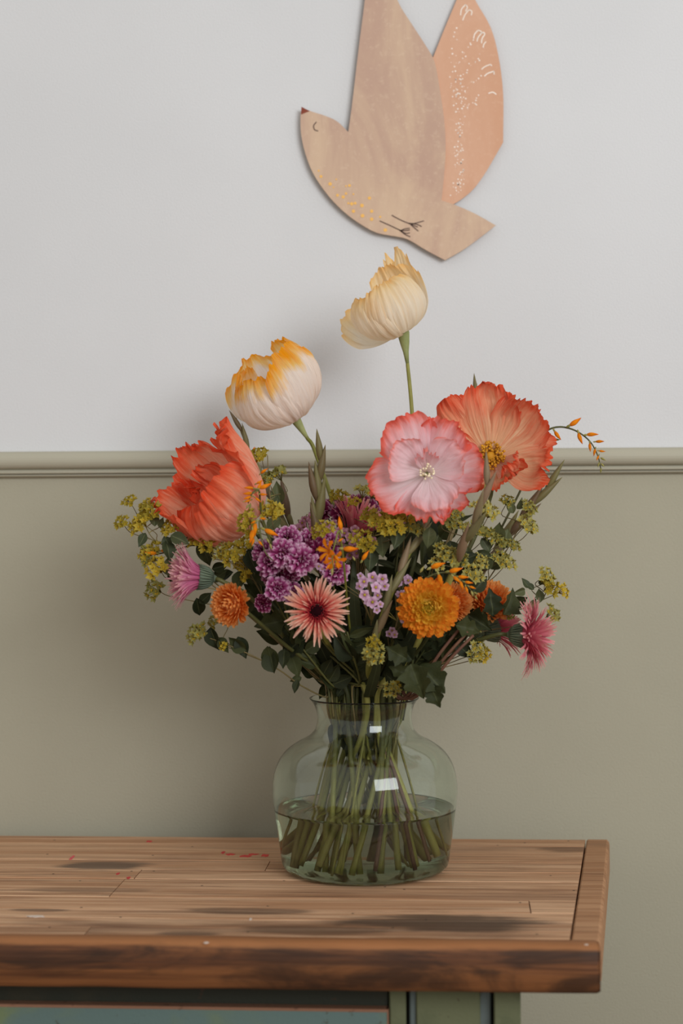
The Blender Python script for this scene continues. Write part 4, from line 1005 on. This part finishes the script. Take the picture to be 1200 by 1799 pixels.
crocosmia('crocosmia with open orange flowers, in the middle above the peach gerbera', [(586, 1000, -.50), (584, 975, -.50), (590, 950, -.50), (596, 935, -.49), (604, 990, -.46), (612, 1080, -.40), (625, 1180, -.33)],
          [(600, 932, -.49, 105, 26, 1), (594, 952, -.5, 40, 12, 1), (602, 964, -.5, -5, 30, 1), (580, 990, -.5, -120, 14, 1), (590, 988, -.5, -70, 14, 1), (584, 998, -.5, -95, 14, 0), (588, 975, -.5, -60, 16, 1), (636, 985, -.46, 60, 22, 1), (624, 985, -.46, 120, 10, 0)], 'stem', [(574, 968, -.50, (-.75, -.6, .1), 20), (588, 984, -.49, (.2, -.8, -.6), 18)])
crocosmia('crocosmia with a spray of orange buds, just above the large orange chrysanthemum', [(834, 1046, -.45), (818, 1026, -.45), (800, 1012, -.45), (778, 1006, -.45), (752, 1014, -.45), (730, 1035, -.43), (700, 1100, -.38), (670, 1180, -.33)],
          [(756, 998, -.46, 25, 28, 1), (770, 1008, -.46, -70, 24, 1), (788, 1004, -.46, 8, 26, 1), (796, 1012, -.46, -45, 20, 1), (804, 1013, -.46, -8, 20, 1), (808, 1020, -.46, -70, 18, 1), (816, 1022, -.46, -12, 16, 1), (818, 1030, -.46, -75, 14, 1), (824, 1030, -.46, -20, 13, 1), (828, 1038, -.46, -70, 11, 0), (832, 1040, -.46, -30, 10, 0), (834, 1046, -.46, -60, 10, 0), (738, 1006, -.45, 60, 14, 0)])
crocosmia('thin crocosmia tip with green buds, above the left coral poppy by the dado rail', [(404, 786, -.30), (418, 792, -.30), (434, 802, -.30), (446, 820, -.30), (462, 880, -.29), (500, 1000, -.29), (570, 1130, -.29)],
          [(404, 786, -.3, 165, 12, 0), (408, 789, -.3, 110, 11, 0), (412, 791, -.3, 215, 11, 0), (417, 793, -.3, 100, 13, 0), (421, 796, -.3, 230, 11, 0), (427, 798, -.3, 100, 16, 0), (431, 802, -.3, 220, 12, 0), (434, 800, -.3, 90, 20, 1), (443, 803, -.3, 80, 20, 1), (446, 815, -.3, 40, 14, 1)])
crocosmia('bare crocosmia tip with one orange bud, far left between the yellow-green heads', [(250, 968, -.36), (275, 973, -.36), (310, 966, -.36), (345, 958, -.36), (400, 975, -.35), (470, 1050, -.34), (550, 1150, -.33)],
          [(276, 972, -.365, 180, 22, 1), (282, 968, -.365, 8, 20, 1), (254, 966, -.36, 130, 14, 0), (262, 972, -.36, 190, 12, 0), (258, 962, -.36, 150, 10, 0)])

# ------------------------------------------------------------------ gladiolus spikes
def spike_bud(mat): return spindle(mat, .13, .05, flat=.7).mesh('spike_bud', M[mat])
ME_SP = {k: spike_bud(k) for k in ('spike', 'spike_green')}
def gladiolus(label, path, n, ln, mat='spike', r=.0028, start=0.0, step=.026, wide=1.0, extra=()):
    pts = [P(*p) for p in path]; full = into_vase(pts); root = thing('gladiolus_spike', label, 'flower', full[-1], 'gladiolus spikes in bud')
    sp = smooth(full, 90); m = MB(); m.tube(sp, [r * .45, r, r * 1.3, r * 1.6, r * 1.6], 7); m.build('stem', M['twig' if mat == 'spike' else 'stem'], root)
    dist = 0; acc = 0; i = 0; k = 0; Y = path[0][2]; s = mpp(Y)
    pos = []
    for a, b in zip(sp[:-1], sp[1:]):
        acc += (b - a).length
        while k < n and acc >= start + step * k + .012:
            pos.append((b, (a - b).normalized())); k += 1
    for j, (p, t) in enumerate(pos):
        side = Vector((t.z, 0, -t.x)) * (1 if j % 2 else -1)
        d = (t + side * .15 + Vector((0, -.06, 0))).normalized(); l_ = ln * s * (.75 + .35 * min(1, j / 3))
        mt = orient(p - d * l_ * .25, d, l_, math.pi / 2 * 0); mt = mt @ Matrix.Diagonal((1, wide, wide, 1))
        put(ME_SP[mat], 'bud', root, mt)
    for (px, py, Y_, an, l_) in extra: put(ME_SP[mat], 'bud', root, orient(P(px, py, Y_), idir(an), l_ * mpp(Y_)) @ Matrix.Diagonal((1, wide, wide, 1)))
    return root
gladiolus('brownish gladiolus spike in bud at the left, crossing the dado rail behind the coral poppy', [(414, 734, -.22), (430, 772, -.22), (450, 822, -.22), (478, 875, -.23), (505, 930, -.24), (545, 1030, -.26), (600, 1160, -.28)], 8, 62, extra=[(508, 918, -.235, 100, 82), (516, 934, -.235, 108, 60)])
gladiolus('green-brown gladiolus spike in bud standing upright left of centre, over the dado rail', [(563, 780, -.34), (562, 830, -.34), (560, 880, -.34), (560, 930, -.34), (575, 1040, -.33), (610, 1170, -.3)], 6, 84, extra=[(556, 880, -.345, 101, 70), (556, 920, -.345, 100, 50)], wide=1.15)
gladiolus('long slanting gladiolus spike in bud at the right, tip just under the dado rail', [(976, 838, -.26), (940, 882, -.26), (900, 930, -.26), (860, 985, -.27), (820, 1060, -.28), (740, 1170, -.29)], 6, 90, wide=1.0)
gladiolus('pale green gladiolus spike in bud in front of the flame orange poppy', [(858, 822, -.47), (852, 865, -.47), (836, 915, -.46), (812, 965, -.43), (780, 1040, -.39), (720, 1150, -.35)], 5, 92, 'spike_green', .0036, wide=.95)
gladiolus('green-brown gladiolus spike in bud in the middle, running down from under the pink poppy', [(772, 850, -.385), (752, 915, -.39), (728, 955, -.40), (705, 1000, -.41), (684, 1050, -.42), (664, 1110, -.41), (648, 1180, -.37)], 9, 74, 'spike_green', .0032, wide=.95)
gladiolus('gladiolus tip just showing behind the top of the flame orange poppy', [(837, 674, -.20), (834, 720, -.20), (826, 800, -.21), (800, 920, -.23), (720, 1110, -.26)], 4, 66)

# ------------------------------------------------------------------ thoroughwax sprays: yellow-green umbels and round leaves
def umbel_mesh(mat, seed):
    rg = random.Random(seed); m = MB()
    for k in range(9):                                    # umbellets on rays
        a = k * 2.4; rr = .16 + .60 * math.sqrt(k / 9); c = Vector((rr * math.cos(a), rr * math.sin(a), .35 - .25 * rr + rg.uniform(-.08, .08)))
        m.cm = 0; m.tube([Vector((0, 0, -.55)), c * .6 + Vector((0, 0, -.12)), c], .03, 4)
        ax = (c + Vector((0, 0, .6))).normalized(); Mx = frame(c, ax, 1, rg.uniform(0, 6))
        for j in range(6):
            mt = Mx @ Matrix.Rotation(j * 1.2566, 4, 'Z') @ Matrix.Rotation(-rg.uniform(.2, .7), 4, 'Y')
            ln = rg.uniform(.40, .54); wv = ln * .34
            m.grid([[Vector((0, -wv * .2, 0)), Vector((0, 0, 0)), Vector((0, wv * .2, 0))], [Vector((ln * .5, -wv, .03)), Vector((ln * .5, 0, 0)), Vector((ln * .5, wv, .03))], [Vector((ln, -.01, .02)), Vector((ln * 1.03, 0, .02)), Vector((ln, .01, .02))]], [[(0, 0), (.5, 0), (1, 0)], [(0, .5), (.5, .5), (1, .5)], [(0, 1), (.5, 1), (1, 1)]], M=Mx @ Matrix.Rotation(j * 1.0472, 4, 'Z') @ Matrix.Rotation(-rg.uniform(.3, .9), 4, 'Y'))
        m.cm = 1
        for j in range(6): m.blob((rg.uniform(-.12, .12), rg.uniform(-.12, .12), .08 + rg.uniform(0, .05)), .055, .055, .055, Mx, 5, 4)
    return m.mesh('umbel', [M[mat], M['floret']])
ME_UM = {'umbel': [umbel_mesh('umbel', k) for k in (1, 2, 3)], 'umbel_green': [umbel_mesh('umbel_green', k) for k in (4, 5)]}
def thoroughwax(label, path, heads, leaves=(), mat='umbel', twig='twig', lk=None, r=.0009):
    pts = [P(*p) for p in path]; full = into_vase(pts, deep=_sid[0] % 3 > 0); root = thing('thoroughwax_sprig', label, 'plant', full[-1], 'thoroughwax sprigs')
    m = MB(); sp = smooth(full, 70); m.tube(sp, [r * .7, r, r * 1.4, r * 1.9], 6); m.build('stem', M[twig], root)
    tr_ = smooth(full[:-3], 50)
    for i, h in enumerate(heads):
        px, py, Y, R = h[:4]; mt = h[4] if len(h) > 4 else mat
        rg = random.Random(i * 3 + int(px)); base = P(px, py, Y)
        out = base - P(642, 1150, -.284); out.normalize()
        ax = (out * .8 + Vector((rg.uniform(-.4, .4), -.65 + rg.uniform(-.35, .25), .3))).normalized()
        s = mpp(Y); put(rg.choice(ME_UM[mt]), 'flower_head', root, frame(base - ax * R * .2 * s, ax, R * 1.1 * s, rg.uniform(0, 6)))
        branch(root, tr_, base - ax * R * .6 * s, ax, .0006, twig, back=3)
    for i, lf in enumerate(leaves):
        px, py, Y, an, ln = lf[:5]; leaf_at(root, px, py, Y, an, ln, lf[5] if len(lf) > 5 else (lk or ME_OVAL), i)
    return root
D = ME_OVALD
thoroughwax('thoroughwax sprig with yellow heads, reaching out farthest at the upper left', [(250, 912, -.36), (268, 945, -.36), (300, 965, -.36), (330, 985, -.35), (385, 1030, -.34), (470, 1110, -.33), (560, 1195, -.31)],
            [(228, 880, -.36, 14), (246, 916, -.37, 20), (262, 900, -.37, 22), (213, 917, -.36, 14), (300, 925, -.37, 19), (256, 890, -.35, 16), (240, 926, -.37, 16)],
            [(256, 936, -.37, 245, 28), (272, 925, -.37, 100, 30), (283, 930, -.36, 80, 24), (292, 950, -.37, 285, 40), (288, 942, -.37, -60, 30), (300, 940, -.38, -25, 38), (352, 948, -.36, -70, 50, D), (330, 944, -.37, 185, 36)])
thoroughwax('thoroughwax sprig with mustard heads, left edge beside the magenta gerbera', [(270, 1000, -.37), (300, 995, -.37), (340, 1005, -.37), (400, 1050, -.36), (480, 1120, -.34), (570, 1200, -.31)],
            [(275, 996, -.38, 23), (271, 1035, -.37, 21, 'umbel_green'), (262, 980, -.36, 17, 'umbel_green'), (272, 962, -.36, 14), (255, 972, -.36, 15)],
            [(297, 1012, -.38, 95, 36), (302, 998, -.36, -75, 36, D), (345, 1050, -.36, -80, 38, D), (372, 1000, -.37, 15, 30, D), (372, 1020, -.36, 30, 36, D), (350, 1060, -.36, 40, 30, D)])
thoroughwax('thoroughwax sprig with round leaves spaced along its stem, lowest at the left', [(338, 1113, -.38), (380, 1125, -.38), (412, 1138, -.38), (450, 1155, -.38), (492, 1178, -.37), (530, 1205, -.34), (575, 1225, -.31)],
            [(342, 1113, -.38, 19, 'umbel_green'), (352, 1108, -.38, 16, 'umbel_green'), (376, 1092, -.37, 13, 'umbel_green'), (392, 1134, -.39, 9)],
            [(370, 1102, -.38, -75, 44, D), (385, 1120, -.385, -55, 34, D), (418, 1118, -.38, -70, 42, D), (434, 1142, -.38, 150, 40, D), (470, 1135, -.38, -75, 52, D), (482, 1182, -.38, 105, 48, D), (500, 1140, -.37, -95, 36, D), (512, 1150, -.36, -70, 44, D), (524, 1195, -.36, -110, 24, D), (530, 1190, -.35, 200, 22, D)])
thoroughwax('thoroughwax sprig with large mustard heads, under the left coral poppy', [(410, 965, -.38), (430, 990, -.37), (470, 1060, -.35), (545, 1160, -.32)],
            [(403, 972, -.40, 24), (388, 968, -.39, 18, 'umbel_green'), (362, 958, -.38, 17), (340, 950, -.37, 14), (428, 958, -.37, 18), (425, 990, -.36, 15), (432, 1010, -.37, 14)],
            [(435, 965, -.37, -70, 50, D), (425, 1000, -.36, -100, 46, D), (450, 1000, -.36, -50, 44, D), (410, 1005, -.36, 210, 30, D), (470, 1060, -.35, 190, 46, D), (440, 1040, -.37, -110, 50, D)])
thoroughwax('thoroughwax sprig with yellow heads, standing between the left coral poppy and the dado rail', [(470, 800, -.31), (472, 840, -.31), (478, 900, -.31), (500, 1000, -.31), (560, 1130, -.3)],
            [(446, 802, -.33, 20), (458, 796, -.31, 16), (470, 842, -.32, 18, 'umbel_green'), (488, 832, -.31, 19, 'umbel_green'), (475, 896, -.42, 21), (484, 900, -.40, 18), (432, 912, -.44, 20), (436, 928, -.44, 18)],
            [(480, 905, -.31, 75, 36), (492, 885, -.3, 100, 40), (470, 930, -.32, 45, 36)])
thoroughwax('thoroughwax sprig with mustard heads, in the middle under the left edge of the pink poppy', [(660, 905, -.38), (655, 950, -.37), (645, 1050, -.34), (640, 1170, -.3)],
            [(635, 946, -.42, 20), (668, 915, -.42, 22), (690, 922, -.43, 24), (712, 905, -.42, 22), (650, 908, -.40, 17), (595, 872, -.3, 17), (622, 882, -.34, 13), (640, 862, -.26, 19, 'umbel_green'), (655, 866, -.25, 14, 'umbel_green'), (572, 928, -.42, 17), (560, 935, -.41, 14), (648, 958, -.41, 15), (690, 905, -.4, 20), (725, 925, -.41, 20, 'umbel_green')],
            [(700, 925, -.40, -100, 44), (670, 940, -.38, -85, 46), (650, 960, -.38, -90, 46), (722, 910, -.41, -60, 40), (610, 900, -.3, -100, 40), (600, 975, -.36, 70, 46), (640, 985, -.37, 80, 44), (755, 925, -.42, -95, 40)])
thoroughwax('thoroughwax sprig with soft green heads, right of centre below the flame orange poppy', [(850, 890, -.33), (835, 930, -.33), (805, 1000, -.32), (750, 1110, -.31), (690, 1190, -.29)],
            [(846, 892, -.35, 20), (862, 900, -.34, 18), (842, 930, -.35, 22), (858, 940, -.35, 19, 'umbel_green'), (788, 975, -.42, 20, 'umbel_green'), (806, 980, -.41, 18, 'umbel_green'), (775, 965, -.41, 15, 'umbel_green'), (780, 905, -.38, 18), (820, 930, -.36, 16), (798, 920, -.36, 18), (832, 1006, -.38, 20, 'umbel_green'), (845, 985, -.35, 16), (768, 990, -.42, 14, 'umbel_green'), (800, 900, -.36, 15, 'umbel_green')],
            [(820, 960, -.35, -95, 36), (846, 945, -.35, -60, 30), (790, 950, -.37, -75, 44, D), (770, 940, -.38, -110, 40), (815, 895, -.35, 110, 28), (838, 915, -.34, 70, 26), (830, 1040, -.36, 45, 40, D), (800, 990, -.36, 20, 44, D), (760, 965, -.38, -80, 50, D), (780, 1000, -.37, -100, 40, D), (745, 950, -.38, -90, 48, D)], mat='umbel_green')
thoroughwax('thoroughwax sprig with small heads on fine stalks, along the slanting gladiolus at right', [(928, 900, -.30), (905, 940, -.30), (870, 1000, -.30), (800, 1100, -.3), (720, 1190, -.29)],
            [(892, 880, -.31, 14), (930, 892, -.32, 16), (926, 920, -.32, 19, 'umbel_green'), (880, 950, -.33, 16), (902, 958, -.33, 14), (880, 982, -.33, 19, 'umbel_green'), (893, 988, -.33, 17, 'umbel_green'), (838, 985, -.33, 16), (935, 928, -.31, 13, 'umbel_green')],
            [(902, 902, -.31, 115, 26), (908, 894, -.31, 60, 22), (875, 955, -.32, 85, 42), (884, 965, -.32, 75, 40), (862, 978, -.33, 155, 26), (850, 1000, -.33, 60, 32), (842, 985, -.32, 20, 30, D), (870, 975, -.32, -40, 30, D), (862, 1000, -.31, 45, 36)], mat='umbel_green')
thoroughwax('thoroughwax sprig with round leaves, reaching out farthest at the right', [(966, 1020, -.33), (955, 1050, -.33), (935, 1065, -.33), (890, 1075, -.33), (840, 1090, -.33), (770, 1150, -.32), (710, 1205, -.3)],
            [(960, 1010, -.34, 16, 'umbel_green'), (966, 1030, -.34, 20), (990, 1038, -.33, 14), (970, 1078, -.33, 18, 'umbel_green'), (962, 1022, -.33, 15), (895, 1078, -.34, 12, 'umbel_green')],
            [(938, 1036, -.335, 140, 20), (930, 1033, -.335, 130, 22), (905, 1048, -.335, -120, 26), (922, 1036, -.335, 200, 24), (950, 1058, -.335, 95, 26), (925, 1078, -.335, 50, 36), (948, 1028, -.33, 75, 16), (900, 1064, -.335, 30, 34, D), (912, 1060, -.335, 160, 34, D), (870, 1080, -.34, 120, 46), (850, 1100, -.345, 70, 50)])
thoroughwax('thoroughwax sprig with a drooping green head, below the copper chrysanthemum at right', [(838, 1142, -.36), (825, 1130, -.36), (800, 1140, -.36), (760, 1175, -.34), (710, 1215, -.31)],
            [(842, 1142, -.37, 19, 'umbel_green'), (834, 1150, -.37, 16, 'umbel_green'), (850, 1150, -.37, 14), (836, 1100, -.36, 12, 'umbel_green')], [(830, 1130, -.36, 40, 26, D), (810, 1120, -.36, 100, 40, D), (800, 1130, -.37, -40, 40, D), (790, 1110, -.37, 10, 46, D)])
thoroughwax('small pale thoroughwax sprig low in the front, right of the peach gerbera', [(656, 1130, -.42), (660, 1170, -.38), (662, 1205, -.34)],
            [(655, 1128, -.44, 13), (658, 1148, -.44, 19, 'umbel_green'), (650, 1152, -.43, 15, 'umbel_green'), (688, 1212, -.40, 15, 'umbel_green'), (695, 1205, -.39, 10)], [(690, 1190, -.38, 60, 40, D)])

# ------------------------------------------------------------------ strap leaves and leafy filler sprigs
def blade(label, path, wd, seed=0):
    pts = [P(*p) for p in path]; full = into_vase(pts, deep=False); root = thing('strap_leaf', label, 'leaf', full[-1], 'dark strap leaves')
    sp = smooth(full[:-2], 26); rows, uvs = [], []; n = len(sp)
    for i, p in enumerate(sp):
        t = i / (n - 1); w_ = wd * mpp(path[0][2]) * (min(1, t * 3.2 + .02)) * (1 - .45 * t)
        sd = Vector((1, .25 * math.sin(seed + t * 3), 0)).normalized()
        rows.append([p - sd * w_ / 2, p + Vector((0, -.10 * w_, 0)), p + sd * w_ / 2]); uvs.append([(0, 1 - t), (.5, 1 - t), (1, 1 - t)])
    m = MB(); m.grid(rows, uvs); m.build('blade', M['blade'], root)
    stem_part(root, full[-4:], .0022, .0024, 'stem', name='leaf_base')
blade('dark strap leaf rising in the middle just right of the peach gerbera', [(622, 960, -.36), (622, 1040, -.36), (628, 1130, -.35), (634, 1200, -.33)], 26, 1)
blade('dark strap leaf behind the lilac waxflower, centre of the bouquet', [(664, 985, -.33), (658, 1070, -.33), (650, 1150, -.32)], 32, 2)
blade('broad dark strap leaf under the large orange chrysanthemum', [(745, 1080, -.37), (710, 1140, -.36), (676, 1200, -.33)], 40, 3)
blade('dark strap leaf at left under the peach gerbera', [(530, 1060, -.34), (560, 1130, -.34), (600, 1205, -.32)], 30, 4)
blade('strap leaf with brown tip right of the centre, by the vase rim', [(672, 1130, -.42), (660, 1180, -.40), (648, 1225, -.35)], 24, 5)
blade('narrow strap leaf at the back below the pink poppy', [(720, 940, -.27), (700, 1040, -.27), (670, 1160, -.27)], 24, 6)
blade('narrow dark strap leaf leaning left behind the copper chrysanthemum', [(440, 1000, -.28), (490, 1090, -.28), (570, 1200, -.28)], 28, 7)
blade('narrow dark strap leaf leaning right behind the slanting gladiolus', [(845, 975, -.24), (790, 1080, -.25), (700, 1200, -.27)], 22, 8)

def filler(label, path, n, seed, kinds, spread=38, size=(34, 60), r=.0016, name='leafy_sprig', stemmat='stem_dark', y0=0.0):
    pts = [P(*p) for p in path]; full = into_vase(pts, deep=False); root = thing(name, label, 'plant', full[-1], 'leafy filler sprigs'); rg = random.Random(seed)
    stem_part(root, full, r * .7, r * 1.4, stemmat); tr_ = smooth(full[:-3], 40); k = 0
    for i in range(n):
        p = tr_[int((y0 + (1 - y0) * (i + .5) / n) * 34)]
        a = rg.choice((-1, 1)) * rg.uniform(25, 80) + 90; tl = rg.uniform(-.7, .5)
        yv = Vector((math.cos(math.radians(a)), tl, math.sin(math.radians(a)))).normalized()
        zv = Vector((rg.uniform(-.6, .6), -1, rg.uniform(-.2, .9))); zv = (zv - yv * zv.dot(yv)).normalized(); xv = yv.cross(zv); s = rg.uniform(*size) * mpp(path[0][2])
        mt = Matrix((xv * s, yv * s, zv * s)).transposed().to_4x4(); mt.translation = p
        put(rg.choice(kinds), 'leaf', root, mt)
    for p in (full[-4], full[-3], full[-3].lerp(full[-2], .6)):
        if rg.random() < .8:
            s = rg.uniform(26, 40) * mpp(path[0][2]); put(rg.choice(D), 'leaf', root, frame(p, (rg.uniform(-.5, .5), -1, rg.uniform(-.3, .3)), s, rg.uniform(2.4, 3.9)))
    return root
filler('dark leafy sprig behind the lilac purple flowers at left', [(470, 960, -.30), (500, 1040, -.31), (550, 1130, -.31), (600, 1200, -.3)], 20, 1, D + ME_LOBE)
filler('dark leafy sprig behind the peach gerbera', [(560, 1000, -.33), (575, 1080, -.33), (600, 1160, -.32)], 18, 2, D + ME_LANCE)
filler('dark narrow-leaved sprig in the centre behind the lilac waxflower', [(640, 950, -.28), (640, 1050, -.29), (642, 1160, -.29)], 24, 3, ME_LANCE + D)
filler('dark narrow-leaved sprig behind the middle gladiolus under the pink poppy', [(705, 935, -.30), (690, 1030, -.3), (665, 1150, -.3)], 24, 4, ME_LANCE + D)
filler('dark leafy sprig behind the large orange chrysanthemum', [(770, 940, -.29), (745, 1040, -.3), (700, 1150, -.3)], 22, 5, D + ME_LANCE)
filler('dark leafy sprig between the orange chrysanthemums at right', [(815, 1010, -.29), (780, 1080, -.3), (720, 1170, -.3)], 18, 6, D + ME_LOBE)
filler('dark leafy sprig low at left above the vase rim', [(500, 1100, -.36), (540, 1150, -.35), (585, 1205, -.33)], 12, 7, D, size=(30, 46))
filler('dark leafy sprig low at right above the vase rim', [(760, 1120, -.37), (730, 1165, -.35), (695, 1210, -.32)], 12, 8, D + ME_LOBE, size=(36, 56))
filler('dark leafy sprig at the back centre, lower middle of the bouquet', [(610, 1040, -.24), (620, 1110, -.25), (635, 1190, -.27)], 20, 9, ME_LANCE + D, size=(44, 74))
filler('dark leafy sprig at the back right, lower middle of the bouquet', [(715, 1050, -.24), (695, 1120, -.25), (665, 1190, -.27)], 20, 10, ME_LANCE + D, size=(44, 74))
filler('dark leafy sprig at the front, under the peach gerbera and lilac waxflower', [(610, 1110, -.39), (620, 1150, -.38), (632, 1200, -.34)], 14, 11, ME_LANCE + D, size=(40, 64))
filler('dark leafy sprig along the left edge, below the magenta pink gerbera', [(430, 1000, -.31), (478, 1090, -.32), (540, 1180, -.31)], 16, 13, D, size=(34, 54))
filler('dark leafy sprig along the right edge, below the copper chrysanthemum', [(820, 1085, -.30), (780, 1130, -.31), (715, 1205, -.3)], 14, 14, D, size=(34, 54))
filler('dark narrow-leaved sprig at the back below the pink and flame orange poppies', [(790, 905, -.19), (755, 990, -.21), (700, 1110, -.24)], 26, 15, ME_LANCE + D, size=(40, 66))
filler('dark narrow-leaved sprig at the back between the purple flowers and the pink poppy', [(690, 900, -.2), (680, 990, -.21), (660, 1110, -.24)], 26, 16, ME_LANCE + D, size=(40, 66))
# ivy-like leaves hanging over the rim at right
root = filler('sprig with broad drooping lobed leaves, hanging over the right of the vase rim', [(726, 1150, -.41), (722, 1180, -.40), (706, 1208, -.36)], 3, 12, ME_LOBE, size=(40, 50))
for (px, py, Y, an, ln) in [(738, 1168, -.42, -48, 66), (722, 1166, -.43, -72, 64), (756, 1200, -.42, -72, 46), (715, 1158, -.42, 150, 44)]: leaf_at(root, px, py, Y, an, ln, ME_LOBE, 9, -.2, 1.15)
# bare reddish stems leaning right
for i, (lab, path) in enumerate([
        ('bare reddish stem leaning right above the vase rim, lowest of the three', [(832, 1116, -.40), (796, 1152, -.40), (764, 1190, -.39), (722, 1228, -.345)]),
        ('bare reddish stem leaning right above the vase rim, middle of the three', [(822, 1110, -.39), (786, 1150, -.39), (755, 1188, -.38), (714, 1228, -.335)]),
        ('bare reddish stem leaning right above the vase rim, uppermost of the three', [(808, 1104, -.38), (774, 1146, -.38), (745, 1188, -.37), (706, 1228, -.33)])]):
    full = into_vase([P(*p) for p in path]); root = thing('cut_stem', lab, 'stem', full[-1], 'bare reddish stems'); stem_part(root, full, .0019, .0026, 'stem_red')
print('objects', len(bpy.data.objects), 'tris', sum(len(o.data.polygons) * 2 for o in bpy.data.objects if o.type == 'MESH'))
